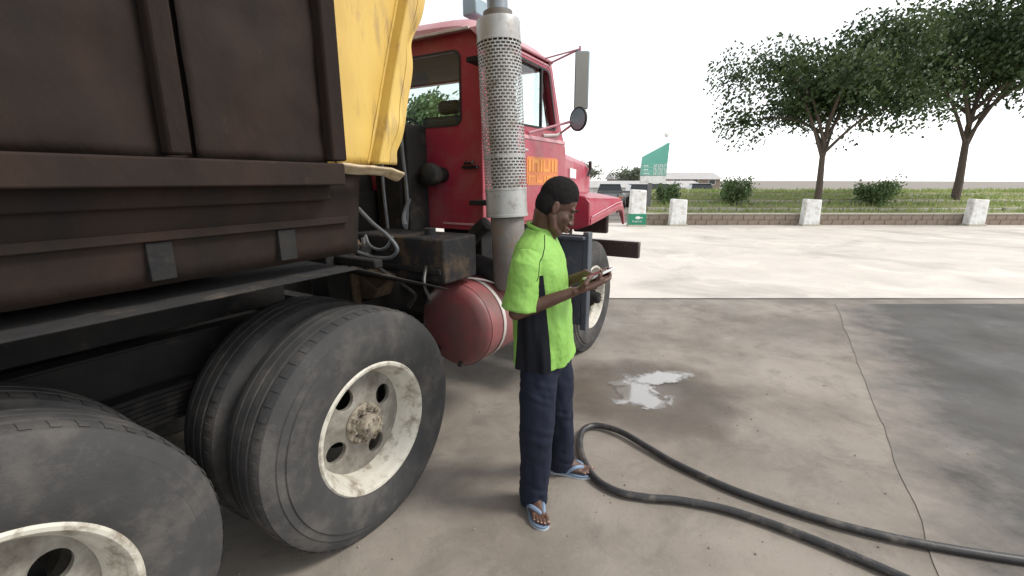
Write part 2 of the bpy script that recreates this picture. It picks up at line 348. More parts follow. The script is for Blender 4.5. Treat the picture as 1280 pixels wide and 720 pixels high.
ma = An.new('ShaderNodeMath'); ma.operation = 'MULTIPLY_ADD'; ma.inputs[1].default_value = 1.6; Al.new(nn.outputs['Fac'], ma.inputs[0]); Al.new(dt.outputs['Value'], ma.inputs[2])
mr_ = An.new('ShaderNodeMapRange'); e0 = EP.dot(EN) + .8; mr_.inputs[1].default_value = e0 - .12; mr_.inputs[2].default_value = e0 + .55; mr_.inputs[3].default_value = .95; mr_.inputs[4].default_value = 0; Al.new(ma.outputs[0], mr_.inputs[0])
mxx = An.new('ShaderNodeMix'); mxx.data_type = 'RGBA'; pb_ = An['Principled BSDF']; old = pb_.inputs['Base Color'].links[0].from_socket
Al.new(mr_.outputs[0], mxx.inputs[0]); Al.new(old, mxx.inputs[6]); mxx.inputs[7].default_value = (.235, .205, .175, 1); Al.new(mxx.outputs[2], pb_.inputs['Base Color'])
sheet('asphalt_lane', edge + [(40, 6.36), (40, -6)], .004, M['asphalt'])

def blob(cx, cy, rx, ry, seed, n=60, amp=.35):
    out = []
    for i in range(n):
        t = 2*math.pi*i/n; k = 1 + amp*noise.noise(Vector((math.cos(t)*1.6 + seed, math.sin(t)*1.6, seed))) + .12*noise.noise(Vector((math.cos(t)*6, math.sin(t)*6, seed)))
        out.append((cx + rx*k*math.cos(t), cy + ry*k*math.sin(t)))
    return out
dm = M['damp'].node_tree; Dn, Dl = dm.nodes, dm.links; dtc = Dn.new('ShaderNodeTexCoord'); dmp = Dn.new('ShaderNodeMapping'); dmp.inputs['Location'].default_value = (-1.05, -3.42, 0); Dl.new(dtc.outputs['Object'], dmp.inputs[0])
dmp.vector_type = 'POINT'; dln = Dn.new('ShaderNodeVectorMath'); dln.operation = 'LENGTH'; Dl.new(dmp.outputs[0], dln.inputs[0]); dnz = Dn.new('ShaderNodeTexNoise'); dnz.inputs['Scale'].default_value = 3; dnz.inputs['Detail'].default_value = 7; Dl.new(dtc.outputs['Object'], dnz.inputs['Vector'])
dad = Dn.new('ShaderNodeMath'); dad.operation = 'MULTIPLY_ADD'; dad.inputs[1].default_value = .7; Dl.new(dnz.outputs['Fac'], dad.inputs[0]); Dl.new(dln.outputs['Value'], dad.inputs[2])
dmr = Dn.new('ShaderNodeMapRange'); dmr.inputs[1].default_value = .60; dmr.inputs[2].default_value = 1.15; dmr.inputs[3].default_value = .95; dmr.inputs[4].default_value = 0; Dl.new(dad.outputs[0], dmr.inputs[0])
dtr = Dn.new('ShaderNodeBsdfTransparent'); dmx = Dn.new('ShaderNodeMixShader'); Dl.new(dmr.outputs[0], dmx.inputs[0]); Dl.new(dtr.outputs[0], dmx.inputs[1]); Dl.new(Dn['Principled BSDF'].outputs[0], dmx.inputs[2]); Dl.new(dmx.outputs[0], Dn['Material Output'].inputs[0])
sheet('damp_patch', blob(1.05, 3.42, .95, .9, 3, amp=.05), .004, M['damp'])
def puddle(cx, cy, sx, sy, rot, z, seed):
    wm = M['water'].copy(); wm.name = 'puddle_film'; T_ = wm.node_tree; Wn, Wl = T_.nodes, T_.links
    tc = Wn.new('ShaderNodeTexCoord'); mp = Wn.new('ShaderNodeMapping'); mp.inputs['Scale'].default_value = (1/sx, 1/sy, 1); Wl.new(tc.outputs['Object'], mp.inputs[0])
    ln = Wn.new('ShaderNodeVectorMath'); ln.operation = 'LENGTH'; Wl.new(mp.outputs[0], ln.inputs[0])
    nz = Wn.new('ShaderNodeTexNoise'); nz.noise_dimensions = '4D'; nz.inputs['W'].default_value = seed; nz.inputs['Scale'].default_value = 7; nz.inputs['Detail'].default_value = 8; nz.inputs['Roughness'].default_value = .62; nz.inputs['Distortion'].default_value = .8; Wl.new(tc.outputs['Object'], nz.inputs['Vector'])
    ad = Wn.new('ShaderNodeMath'); ad.operation = 'MULTIPLY_ADD'; ad.inputs[1].default_value = 1.7; Wl.new(nz.outputs['Fac'], ad.inputs[0]); Wl.new(ln.outputs['Value'], ad.inputs[2])
    mr = Wn.new('ShaderNodeMapRange'); mr.inputs[1].default_value = 1.34; mr.inputs[2].default_value = 1.62; mr.inputs[3].default_value = 1; mr.inputs[4].default_value = 0; Wl.new(ad.outputs[0], mr.inputs[0])
    tr = Wn.new('ShaderNodeBsdfTransparent'); mx = Wn.new('ShaderNodeMixShader'); Wl.new(mr.outputs[0], mx.inputs[0]); Wl.new(tr.outputs[0], mx.inputs[1]); Wl.new(Wn['Principled BSDF'].outputs[0], mx.inputs[2]); Wl.new(mx.outputs[0], Wn['Material Output'].inputs[0])
    b = MB(); b.add([(x, y, 0) for x, y in blob(0, 0, sx*1.05, sy*1.05, seed, amp=.02)], [tuple(range(60))]); o = b.build('puddle', wm, smooth=0, loc=(cx, cy, z), rot=(0, 0, rot)); tag(o, kind='structure')
puddle(1.01, 3.40, .30, .40, .2, .008, 3.3)
puddle(1.30, 3.68, .42, .17, .35, .010, 5.1)
pb = MB()
for i in range(420):
    x = random.uniform(-1.2, 3.2); y = random.uniform(1.0, 6.2); r = random.choice((.002, .003, .003, .004, .006))
    pb.ell((x, y, r*.4 + .003), (r, r*random.uniform(.6, 1), r*.6), Matrix.Rotation(random.random()*6, 3, 'Z'), 6, 4)
tag(pb.build('gravel', M['wallb'], smooth=60), 'small loose pebbles and grit scattered over the dusty concrete', 'gravel', kind='stuff')

#@@TRUCK
# ------------------------------------------------------------------ dump truck (local x forward, y left, z up; right tyre face at y=0)
truck = thing('dump_truck', (-.7166, 1.7770, 0), 'old red conventional-cab dump truck with dented yellow tipper body and tall perforated exhaust stack', 'dump truck', None, R(90 - 30.48))
W2 = 1.22                                  # half width
def wheel_meshes(front):
    t = MB(); Rw = .56
    prof = [(.300, .022), (.320, .006), (.37, -.004), (.43, -.010), (.465, -.006), (.468, .001), (.497, .006), (.500, .012), (.525, .020), (.548, .034), (.556, .052),
            (.558, .085), (.548, .088), (.548, .098), (.56, .101), (.561, .137), (.549, .14), (.549, .150), (.561, .153), (.56, .19), (.548, .193), (.548, .203), (.558, .206),
            (.556, .238), (.545, .258), (.50, .285), (.43, .298), (.36, .288), (.30, .265)]
    t.lathe(prof, n=96)
    for k in range(60):                    # shoulder lugs
        a = 2*math.pi*k/60; c, s_ = math.cos(a), math.sin(a); c2, s2 = math.cos(a + .045), math.sin(a + .045)
        q = []
        for (cc, ss) in ((c, s_), (c2, s2)):
            q += [(cc*.553, .038, ss*.553), (cc*.5585, .050, ss*.5585), (cc*.5600, .080, ss*.5600), (cc*.552, .080, ss*.552)]
        t.add(q, [(0, 1, 2, 3), (7, 6, 5, 4), (0, 4, 5, 1), (1, 5, 6, 2), (2, 6, 7, 3), (3, 7, 4, 0)])
    tm = t.mesh('tyre', M['tyre'], 30)
    r = MB(); dp = .07 if front else .115
    r.lathe([(.312, .020), (.316, .010), (.308, .002), (.296, .004), (.288, .014), (.282, .034), (.270, .055), (.258, .075), (.250, dp), (.244, dp + .012), (.262, .20), (.296, .262), (.305, .262), (.27, .20), (.262, .09), (.275, .06), (.298, .036)], n=96)
    # disc with four hand holes
    nh = 4; r.cur = 1; ri, ro, rc, rh = .088, .252, .172, .050
    zr = lambda rad: dp + .006 - .022*max(0, (1 - (rad - ri)/(ro - ri)))**1.4*(1 if not front else -.2)
    for k in range(nh):
        a0 = 2*math.pi*k/nh + R(29); th = math.pi/nh
        outer = []
        def pt(rad, a): return (rad*math.cos(a), rad*math.sin(a))
        ns = 12
        for i in range(ns): outer.append(pt(ri, a0 + th - 2*th*i/ns))
        for i in range(6): outer.append(pt(ri + (ro - ri)*i/6, a0 - th))
        for i in range(ns*2): outer.append(pt(ro, a0 - th + 2*th*i/(ns*2)))
        for i in range(6): outer.append(pt(ro - (ro - ri)*i/6, a0 + th))
        cx, cy = pt(rc, a0); n = len(outer); ring0, ring1, ring2 = [], [], []
        for (u, v) in outer:
            d = math.atan2(v - cy, u - cx); hu, hv = cx + rh*math.cos(d), cy + rh*math.sin(d)
            hu2, hv2 = cx + rh*1.22*math.cos(d), cy + rh*1.22*math.sin(d)
            for ring, (p, q), dd in ((ring0, (u, v), 0), (ring1, (hu2, hv2), 0), (ring2, (hu, hv), .004)):
                ring.append((p, zr(math.hypot(p, q)) + dd, q))
        ring3 = [(p[0], p[1] + .02, p[2]) for p in ring2]
        r.rings([ring0, ring1, ring2, ring3], False, False)
    rm = r.mesh('wheel', [M['rim'], M['disc']], 40, fix=False)
    h = MB(); e = -.055 if front else .022
    h.lathe([(0, e), (.040, e), (.052, e + .006), (.057, e + .02), (.060, dp - .032), (.096, dp - .028), (.100, dp - .022), (.100, dp + .02), (0, dp + .02)], n=40, closed=False)
    for k in range(10):
        a = 2*math.pi*k/10; x, z = .080*math.cos(a), .080*math.sin(a)
        h.lathe([(0, dp - .062), (.008, dp - .062), (.008, dp - .048), (.013, dp - .048), (.013, dp - .022), (0, dp - .022)], (x, 0, z), n=6, closed=False)
    for k in range(8):
        a = 2*math.pi*k/8; h.lathe([(0, e - .008), (.006, e - .008), (.006, e + .008)], (.040*math.cos(a), 0, .040*math.sin(a)), n=6, closed=False)
    hm = h.mesh('hub', M['hub'] if not front else M['chassis'], 30)
    return rm, tm, hm
WM = {f: wheel_meshes(f) for f in (0, 1)}
def wheel(x, side, front=0, inner=False, z=.548, steer=0):
    y = 0 if side < 0 else 2*W2
    rm, tm, hm = WM[front]
    o = bpy.data.objects.new('wheel', rm); C.objects.link(o); o.parent = truck
    off = .325 if inner else 0
    o.location = (x, y + (off if side < 0 else -off), z); o.rotation_euler = (0, random.random()*0, (0 if side < 0 else math.pi) + steer)
    q = bpy.data.objects.new('tyre', tm); C.objects.link(q); q.parent = o
    if not inner:
        q = bpy.data.objects.new('hub', hm); C.objects.link(q); q.parent = o
    return o
for ax in (.175, -1.06):
    for sd_ in (-1, 1):
        wheel(ax, sd_); wheel(ax, sd_, inner=True)
for sd_ in (-1, 1): wheel(3.02, sd_, 1)

# chassis
def part(mb, name, m, bevel=.004, parent=truck, **k): return mb.build(name, m, parent, bevel=bevel, **k)
for y in (.78, 1.58):
    f = MB(); f.box(-2.4, 4.0, y, y + .012, .70, .98); f.box(-2.4, 4.0, y, y + .085, .98, .992); f.box(-2.4, 4.0, y, y + .085, .688, .70)
    part(f, 'frame_rail', M['chassis'])
for x in (-2.3, -1.4, -.45, .6, 1.6, 2.5, 3.6): part(B(x, x + .09, .87, 1.575, .74, .94), 'cross_member', M['chassis'])
for ax in (.175, -1.06):
    f = MB(); f.tube([(ax, .5, .548), (ax, 1.0, .548), (ax, 1.44, .548), (ax, 1.94, .548)], [.08, .1, .1, .08], 14); f.ell((ax, 1.22, .548), (.2, .17, .2)); f.tube([(ax, .24, .548), (ax, .5, .548)], .16, 20); f.tube([(ax, 1.94, .548), (ax, 2.2, .548)], .16, 20)
    part(f, 'rear_axle', M['chassis'], 0)
for y in (.70, 1.66):
    f = MB()
    for k in range(7):
        l = 1.0 - k*.09; xs = [-.44 + l*(-1 + 2*i/12) for i in range(13)]
        zz = lambda x: .80 - k*.022 - .16*((x + .44)/1.0)**2 + .0*k
        f.rings([[(x, y - .04, zz(x)), (x, y + .04, zz(x)), (x, y + .04, zz(x) + .018), (x, y - .04, zz(x) + .018)] for x in xs])
    part(f, 'leaf_spring', M['chassis'], 0)
f = MB(); f.tube([(3.02, .3, .5), (3.02, .7, .42), (3.02, 1.74, .42), (3.02, 2.14, .5)], .06, 10); f.box(2.5, 3.55, .72, .80, .52, .62); f.box(2.5, 3.55, 1.64, 1.72, .52, .62)
part(f, 'front_axle', M['chassis'])
f = MB(); f.tube([(.3, 1.22, .62), (2.4, 1.22, .78)], .05, 12); part(f, 'drive_shaft', M['chassis'], 0)
f = MB(); f.box(2.5, 3.7, .98, 1.46, .55, 1.25); f.box(2.0, 2.5, 1.0, 1.44, .6, 1.05); part(f, 'engine_block', M['chassis'], .03)

# tipper body
body = MB(); body.box(-3.6, .18, .09, 2.37, 1.50, 1.53); body = part(body, 'tipper_body', M['made_dark_rust'])
f = MB()
for i in range(9):
    x = -3.5 + .42*i; f = B(x, x + .07, .10, 2.34, 1.38, 1.497)
    f.build('floor_beam', M['chassis'], body, bevel=.003)
g = MB(); g.grid(lambda u, v: (-3.6 + 3.85*u, .085 + .05*v, 1.70 - .34*v + .01*noise.noise(Vector((u*20, v*3, 0)))), 60, 6); g.build('skirt', M['made_dark_rust'], body, solid=.006)
for y in (.88, 1.46): MB().box(-3.4, .35, y, y + .10, 1.0, 1.378).build('sub_frame_beam', M['chassis'], body, bevel=.004)
SL = .24/.73                               # front edge leans forward going up
def fx(z): return .378 + SL*(z - 1.75)
def dent(p, a=.012, s=3.2): return noise.noise(Vector(p)*s)*a
ZB, ZT = 1.745, 3.05
def skin(x0f, x1f, y, m, name, nu=20, nv=40, amp=.01, prof=None, parent=body, th=.008):
    g = MB()
    def fn(u, v):
        z = ZB + (ZT - ZB)*v; x = x0f(z)*(1 - u) + x1f(z)*u
        yy = y + (prof(u, v) if prof else 0) + dent((x, 0, z), amp*1.4) + dent((x + 9, 1, z), amp*.7, 9) + .10*amp*math.sin((x*21 + 1.3*noise.noise(Vector((0, x*3, z*2))))*2)
        return (x, yy, z)
    g.grid(fn, nu, nv); return g.build(name, m, parent, solid=th, smooth=24)
# yellow front bay: flat bay with a crease, then a folded corner post that stands proud
skin(lambda z: .085, lambda z: fx(z) - .125, .028, M['yellow'], 'side_panel', amp=.005)
def postprof(u, v):
    s = 0 if u < .10 else (u - .10)/.035 if u < .135 else 1
    e = -.052*s + (.016 if .50 < u < .56 else 0)
    if u > .86: e += (u - .86)/.14*.04
    e += -.018*math.exp(-((v - .12)/.05)**2)*math.sin(u*3.1) + .022*math.exp(-((v - .42)/.06)**2)*math.exp(-((u - .8)/.25)**2)
    return e
def postedge(z): return fx(z) + .005*noise.noise(Vector((0, 4, z*5))) - .014*math.exp(-((z - 1.80)/.03)**2) - .022*math.exp(-((z - 2.26)/.07)**2)
skin(lambda z: fx(z) - .135, postedge, .022, M['yellow'], 'corner_post', nu=60, nv=90, amp=.004, prof=postprof)
g = MB()                                    # bent bottom lip with the paint knocked off
g.grid(lambda u, v: (.06 + .345*u, -.02 + .06*v - .012*u + dent((u*2, v, 7), .010, 1.6), 1.742 - .030*math.sin(v*math.pi*.5) - .012*u - (.02*(u - .8)/.2 if u > .8 else 0) + dent((u*2, v, 2), .006, 1.7)), 30, 8)
g.build('bottom_lip', M['primer'], body, solid=.01, smooth=50)
# unseen bays further back: steel between posts, made up dark
xs = [.085, -.46, -1.0, -1.54, -2.08, -2.62, -3.16, -3.58]
for i in range(len(xs) - 1):
    a, c = xs[i + 1], xs[i]
    skin(lambda z: a + .045, lambda z: c - .045, .03, M['made_dark_rust'], 'side_panel', nu=20, nv=40, amp=.016)
    MB().hexa([(c - .05, -.02, 1.75), (c + .0, -.045, 1.75), (c + .0, .03, 1.75), (c - .05, .03, 1.75), (c - .05, -.02, 3.05), (c + .0, -.045, 3.05), (c + .0, .03, 3.05), (c - .05, .03, 3.05)]).build('side_post', M['made_dark_rust'], body, bevel=.008)
MB().box(-3.6, .083, -.03, .06, 1.66, 1.742).box(-3.6, .08, .062, .075, 1.6, 3.06).build('lower_rail', M['made_dark_rust'], body, bevel=.012)
MB().box(-3.6, fx(3.05) + .02, -.05, .07, 3.052, 3.16).build('top_rail', M['yellow'], body, bevel=.015)
MB().box(-3.6, .35, 2.38, 2.42, 1.53, 3.1).build('far_side_wall', M['yellow'], body, bevel=.01)
MB().hexa([(.385, .07, 1.75), (.385, 2.375, 1.75), (.35, 2.375, 1.75), (.35, .07, 1.75), (fx(3.05) - .02, .07, 3.05), (fx(3.05) - .02, 2.375, 3.05), (fx(3.05) - .06, 2.375, 3.05), (fx(3.05) - .06, .07, 3.05)]).build('front_wall', M['yellow'], body, bevel=.008)
MB().box(-3.66, -3.605, .05, 2.39, 1.55, 3.05).build('tailgate', M['made_dark_rust'], body, bevel=.01)
# mudguard between body and wheels, hoist and things behind the cab
g = MB(); g.grid(lambda u, v: (-.44 + 1.25*(u*2 - 1), .06 + .62*v, 1.30 - .22*max(0, abs(u*2 - 1) - .5)*2), 24, 2); g.build('mudguard', M['chassis'], truck, solid=.006)
f = MB(); f.tube([(1.22, 1.15, .85), (1.17, 1.15, 1.6)], .13, 20); f.tube([(1.17, 1.15, 1.6), (1.12, 1.15, 2.35)], .105, 20); f.tube([(1.12, 1.15, 2.35), (1.0, 1.15, 2.5)], .05, 12); part(f, 'hoist_cylinder', M['chassis'], 0)
f = MB(); f.box(1.20, 1.40, .68, 1.0, .99, 2.04); f.box(1.18, 1.21, .74, .94, 1.2, 1.9); part(f, 'air_intake_box', M['chassis'], .02)
f = MB(); f.box(1.17, 1.40, 1.35, 2.0, .99, 1.75); part(f, 'valve_cabinet', M['chassis'], .02)
f = MB(); f.tube(spline([(1.17, .70, 2.2), (1.15, .68, 1.9), (1.15, .66, 1.5), (1.1, .7, 1.1)]), .012, 8); f.tube(spline([(1.17, .86, 2.0), (1.12, .84, 1.7), (1.1, .8, 1.35)]), .010, 8); part(f, 'air_line', M['hosegrey'], 0)
f = MB(); f.lathe([(0, 1.24), (.05, 1.25), (.075, 1.275), (.078, 1.33), (.06, 1.38), (.05, 1.46)], (0, .585, 1.715), 'x', 24, closed=False); part(f, 'horn', M['chassis'], 0)
# hydraulic oil box
ob = MB().box(.80, 1.12, .08, .80, 1.10, 1.36); ob = part(ob, 'oil_tank', M['oilbox'], .014)
f = MB(); f.lathe([(0, 1.40), (.035, 1.40), (.035, 1.358)], (.95, .3, 0), 'z', 16, closed=False); f.build('tank_fitting', M['oilbox'], ob, bevel=.003)
for z0, z1, y0, y1 in ((1.16, 1.19, .10, .74),):
    MB().box(.784, .80, y0, y1, z0, z1).build('strap', M['chassis'], ob, bevel=.003)
f = MB(); f.hexa([(.66, .50, 1.0), (.80, .50, 1.0), (.80, .78, 1.0), (.66, .78, .94), (.66, .46, 1.05), (.80, .44, 1.13), (.80, .78, 1.22), (.66, .78, 1.2)]); f.box(.6, .66, .60, .78, .95, 1.25); part(f, 'rusty_bracket', M['rusty'], .012)
f = MB(); f.box(.45, .78, .62, .775, .99, 1.30); f.box(.50, .56, .30, .62, 1.22, 1.27); part(f, 'body_mount', M['chassis'], .01)
f = MB(); f.tube(spline([(.70, .62, 1.52), (.69, .50, 1.44), (.69, .38, 1.37), (.70, .33, 1.30), (.69, .38, 1.25), (.68, .50, 1.245), (.66, .62, 1.27), (.6, .75, 1.32)]), .011, 8); part(f, 'hydraulic_hose', M['hosegrey'], 0)
f = MB(); f.tube(spline([(.72, .60, 1.36), (.70, .55, 1.31), (.69, .47, 1.29), (.69, .40, 1.31), (.70, .36, 1.37)]), .009, 8); part(f, 'hydraulic_hose', M['hosegrey'], 0)
f = MB(); f.tube(spline([(.79, .70, 1.33), (.74, .62, 1.24), (.72, .48, 1.16), (.74, .36, 1.10), (.79, .30, 1.02), (.84, .40, .92)]), .012, 8); part(f, 'hydraulic_hose', M['hose'], 0)
f = MB(); f.tube(spline([(.79, .20, 1.20), (.72, .16, 1.12), (.74, .14, 1.02), (.9, .30, .95)]), .010, 8); part(f, 'hydraulic_hose', M['hose'], 0)
f = MB(); f.tube(spline([(1.17, .66, 1.55), (1.0, .55, 1.46), (.9, .45, 1.41)]), .014, 8); part(f, 'hydraulic_hose', M['hosegrey'], 0)
f = MB(); f.lathe([(0, 1.17), (.055, 1.17), (.055, 1.30), (.04, 1.33), (0, 1.33)], (.70, .70, 0), 'z', 20, closed=False); part(f, 'oil_filter', M['rusty'], 0)
f = MB(); f.tube([(.70, .63, 1.50), (.70, .66, 1.55)], .018, 8); part(f, 'hose_fitting', M['pale'], 0)
f = MB(); f.tube([(.45, .30, .70), (1.02, .30, .62)], .02, 8); f.box(.62, .80, .62, .775, .72, .96); f.tube([(.5, 1.05, .84), (.95, 1.05, .84)], .11, 16); part(f, 'air_reservoir', M['chassis'], 0)

# red tank
tk = MB(); tk.lathe([(0, .972), (.10, .976), (.20, .988), (.245, 1.002), (.262, 1.02), (.268, 1.035), (.272, 1.035), (.272, 1.66), (.262, 1.70), (0, 1.72)], (0, .185, .79), 'x', 56, closed=False); tk = part(tk, 'fuel_tank', M['tank'], 0)
f = MB(); f.lathe([(.2765, 1.16), (.2785, 1.162), (.2785, 1.19), (.2765, 1.192)], (0, .185, .79), 'x', 56); f.build('strap', M['pale'], tk)
f = MB(); f.lathe([(.2765, 1.50), (.2785, 1.502), (.2785, 1.53), (.2765, 1.532)], (0, .185, .79), 'x', 56); f.build('strap', M['pale'], tk)
f = MB(); f.tube(spline([(1.0, .52, 1.07), (1.05, .36, 1.085), (1.12, .16, 1.078), (1.2, .06, 1.055), (1.3, .0, 1.0)]), .006, 8); f.build('fuel_line', M['pale'], tk)
f = MB(); f.tube([(.985, .12, .565), (.965, .12, .545)], .014, 10); f.build('drain_plug', M['chassis'], tk)
f = MB(); f.box(1.14, 1.21, .45, .775, .70, .76); f.box(1.48, 1.55, .45, .775, .70, .76); f.build('tank_bracket', M['chassis'], tk, bevel=.004)

# cab ---------------------------------------------------------------
YR, YL = .25, 2.19
cab = MB(); cab.holed(rrect(YR, YL, 1.335, 2.62, .05), rrect(.42, 2.02, 2.045, 2.50, .05), 'x', 1.45, 1.49); cab = part(cab, 'cab', M['red'], .006)
win_r = rpoly([(1.80, 2.075), (2.56, 2.085), (2.40, 2.535), (1.80, 2.545)], .05)
def side_outline(x0): return rpoly([(x0, 1.335), (2.80, 1.335), (2.80, 1.95), (2.68, 2.10), (2.47, 2.62), (x0, 2.62)], .03, 3)
def off(poly, d):
    cx = sum(p[0] for p in poly)/len(poly); cy = sum(p[1] for p in poly)/len(poly)
    return [(p[0] + d*(p[0] - cx)/math.hypot(p[0] - cx, p[1] - cy), p[1] + d*(p[1] - cy)/math.hypot(p[0] - cx, p[1] - cy)) for p in poly]
for y0, y1 in ((YR, YR + .035), (YL - .035, YL)):
    MB().holed(side_outline(1.492), win_r, 'y', y0, y1).build('side_wall', M['red'], cab, bevel=.004)
MB().box(1.49, 2.8, YR + .04, YL - .04, 1.34, 1.38).build('cab_floor', M['inside'], cab)
MB().box(1.495, 2.42, YR + .04, YL - .04, 2.56, 2.60).build('headlining', M['inside'], cab)
f = MB()                                     # roof: crowned, overhanging
def roofpt(u, v, t):
    x = 1.40 + 1.05*u; y = YR - .015 + (YL - YR + .03)*v
    e = min(u, 1 - u)*1.05; g2 = min(v, 1 - v)*1.97
    dz = -.075*math.exp(-e/.05) - .08*math.exp(-g2/.06)
    return (x, y, 2.70 + dz + .03*math.sin(math.pi*v) if t else 2.605)
f.grid(lambda u, v: roofpt(u, v, 1), 24, 30)
n_ = 31
per = [(i/24, 0) for i in range(24)] + [(1, j/30) for j in range(30)] + [(1 - i/24, 1) for i in range(24)] + [(0, 1 - j/30) for j in range(30)]
f.rings([[roofpt(u, v, 1) for u, v in per], [(roofpt(u, v, 0)) for u, v in per]], False, True)
f.build('roof', M['redfade_sky'], cab, smooth=40)
f = MB(); f.box(1.385, 1.40, .30, 2.14, 2.595, 2.612); f.build('roof_gutter', M['pale'], cab, bevel=.003)
f = MB(); f.tube([(1.50, YR - .022, 2.612), (2.44, YR - .022, 2.60)], .012, 8); f.tube([(1.50, YR - .014, 2.575), (2.38, YR - .014, 2.565), (2.42, YR - .014, 2.54), (2.60, YR - .014, 2.10)], .009, 8); f.build('drip_rail', M['redfade_sky'], cab)
f = MB(); f.holed(rrect(.411, 2.029, 2.036, 2.509, .055), rrect(.424, 2.016, 2.049, 2.496, .05), 'x', 1.443, 1.449); f.build('window_seal', M['trim'], cab)
f = MB(); f.box(1.466, 1.471, .41, 2.03, 2.035, 2.51); f.build('rear_window', M['glass'], cab)
# windscreen and front
f = MB(); f.hexa([(2.665, .36, 2.06), (2.665, 2.08, 2.06), (2.66, 2.08, 2.06), (2.66, .36, 2.06), (2.475, .36, 2.55), (2.475, 2.08, 2.55), (2.47, 2.08, 2.55), (2.47, .36, 2.55)]); f.build('windscreen', M['glass'], cab)
for y0, y1 in ((YR + .04, .355), (2.085, YL - .04)):
    MB().hexa([(2.69, y0, 2.05), (2.69, y1, 2.05), (2.63, y1, 2.05), (2.63, y0, 2.05), (2.49, y0, 2.60), (2.49, y1, 2.60), (2.43, y1, 2.60), (2.43, y0, 2.60)]).build('windscreen_pillar', M['red'], cab, bevel=.008)
MB().box(2.42, 2.49, .36, 2.08, 2.55, 2.60).build('windscreen_header', M['red'], cab, bevel=.006)
MB().box(2.62, 2.80, YR + .04, YL - .04, 1.385, 2.05).build('firewall', M['red'], cab, bevel=.01)
f = MB(); f.hexa([(2.36, .33, 1.9), (2.61, .33, 1.9), (2.61, 2.11, 1.9), (2.36, 2.11, 1.9), (2.42, .33, 2.05), (2.61, .33, 2.10), (2.61, 2.11, 2.10), (2.42, 2.11, 2.05)]); f.build('dashboard', M['inside'], cab, bevel=.02)
for y in (.45, 1.50):
    MB().box(1.62, 1.76, y, y + .48, 1.6, 2.14).box(1.64, 1.72, y + .14, y + .34, 2.15, 2.25).box(1.7, 2.15, y, y + .48, 1.5, 1.64).build('seat', M['seat'], cab, bevel=.04, seg=3)
f = MB(); pts = []
for i in range(33):
    a = 2*math.pi*i/32; pts.append((2.28 + .08*math.sin(a), 1.74 + .22*math.cos(a), 2.05 + .205*math.sin(a)))
f.tube(pts, .013, 8); f.tube([(2.28, 1.74, 2.05), (2.45, 1.74, 1.9)], .02, 8); f.tube([pts[0], pts[16]], .01, 6); f.build('steering_wheel', M['seat'], cab)
# door (right)
def door(y0, y1, sgn):
    do = rpoly([(1.76, 1.36), (2.755, 1.36), (2.755, 1.96), (2.66, 2.10), (2.452, 2.572), (1.76, 2.585)], .04, 4)
    d = MB().holed(do, off(win_r, -.006), 'y', y0, y1).build('door', M['red'], cab, bevel=.006)
    a, c = (y0 - .004, y0) if sgn < 0 else (y1, y1 + .004)
    MB().holed(win_r, off(win_r, -.022), 'y', a, c).build('window_seal', M['trim'], d)
    ym = (y0 + y1)/2
    MB().prism(off(win_r, .004), 'y', ym + .02, ym + .024).build('pane', M['glass'], d)
    MB().box(2.262, 2.282, y0 - .003, y1 + .003, 2.085, 2.535).build('window_divider', M['trim'], d)
    MB().tube([(1.84, a - .0, 1.90), (1.84, a - .03*(-sgn) if sgn < 0 else c + .03, 1.90), (1.98, a - .03 if sgn < 0 else c + .03, 1.90), (1.98, a, 1.90)], .010, 8).build('handle', M['pale'], d)
    MB().box(1.80, 2.74, a - .003, c + .003, 1.985, 2.015).build('belt_moulding', M['redfade_sky'], d, bevel=.006)
    return d
dr = door(YR - .016, YR - .002, -1); dl = door(YL + .002, YL + .016, 1)
f = MB(); f.prism(rrect(2.03, 2.60, 1.64, 1.86, .03), 'y', YR - .0185, YR - .0165); f.build('faded_patch', M['orange'], dr)
f = MB()
for (x0, x1, z0, z1) in ((2.06, 2.09, 1.745, 1.84), (2.115, 2.145, 1.745, 1.84), (2.145, 2.20, 1.81, 1.84), (2.20, 2.23, 1.745, 1.84), (2.26, 2.29, 1.745, 1.84), (2.31, 2.34, 1.745, 1.84), (2.34, 2.40, 1.745, 1.77), (2.40, 2.43, 1.745, 1.84), (2.47, 2.50, 1.745, 1.84), (2.53, 2.56, 1.745, 1.84),
    (2.06, 2.16, 1.70, 1.715), (2.06, 2.075, 1.66, 1.70), (2.20, 2.30, 1.66, 1.675), (2.20, 2.215, 1.675, 1.715), (2.33, 2.35, 1.66, 1.715), (2.38, 2.40, 1.66, 1.715), (2.40, 2.46, 1.70, 1.715), (2.50, 2.56, 1.66, 1.68)):
    MB().box(x0, x1, YR - .0215, YR - .0188, z0, z1).build('letter_stroke', M['orange2'], dr)
f = MB(); f.box(1.445, 1.45, .30, .60, 1.37, 1.385); f.build('edge_strip', M['redfade_sky'], cab, bevel=.002)
f = MB(); f.tube([(1.43, .31, 1.80), (1.41, .31, 1.79), (1.41, .37, 1.79), (1.43, .37, 1.80)], .009, 8); f.box(1.42, 1.45, .28, .40, 1.755, 1.775); f.build('grab_bracket', M['chassis'], cab, bevel=.002)
f = MB(); f.box(1.56, 1.70, .36, .47, 2.735, 2.84); f.build('roof_lamp', M['mirror'], cab, bevel=.012)
for y in (.8, 1.22, 1.64): MB().box(2.28, 2.36, y - .04, y + .04, 2.725, 2.765).build('marker_lamp', M['orange2'], cab, bevel=.01)
for y in (.30, 1.78): MB().box(1.50, 2.42, y, y + .32, 1.0, 1.33).build('cab_mount', M['chassis'], truck, bevel=.01)

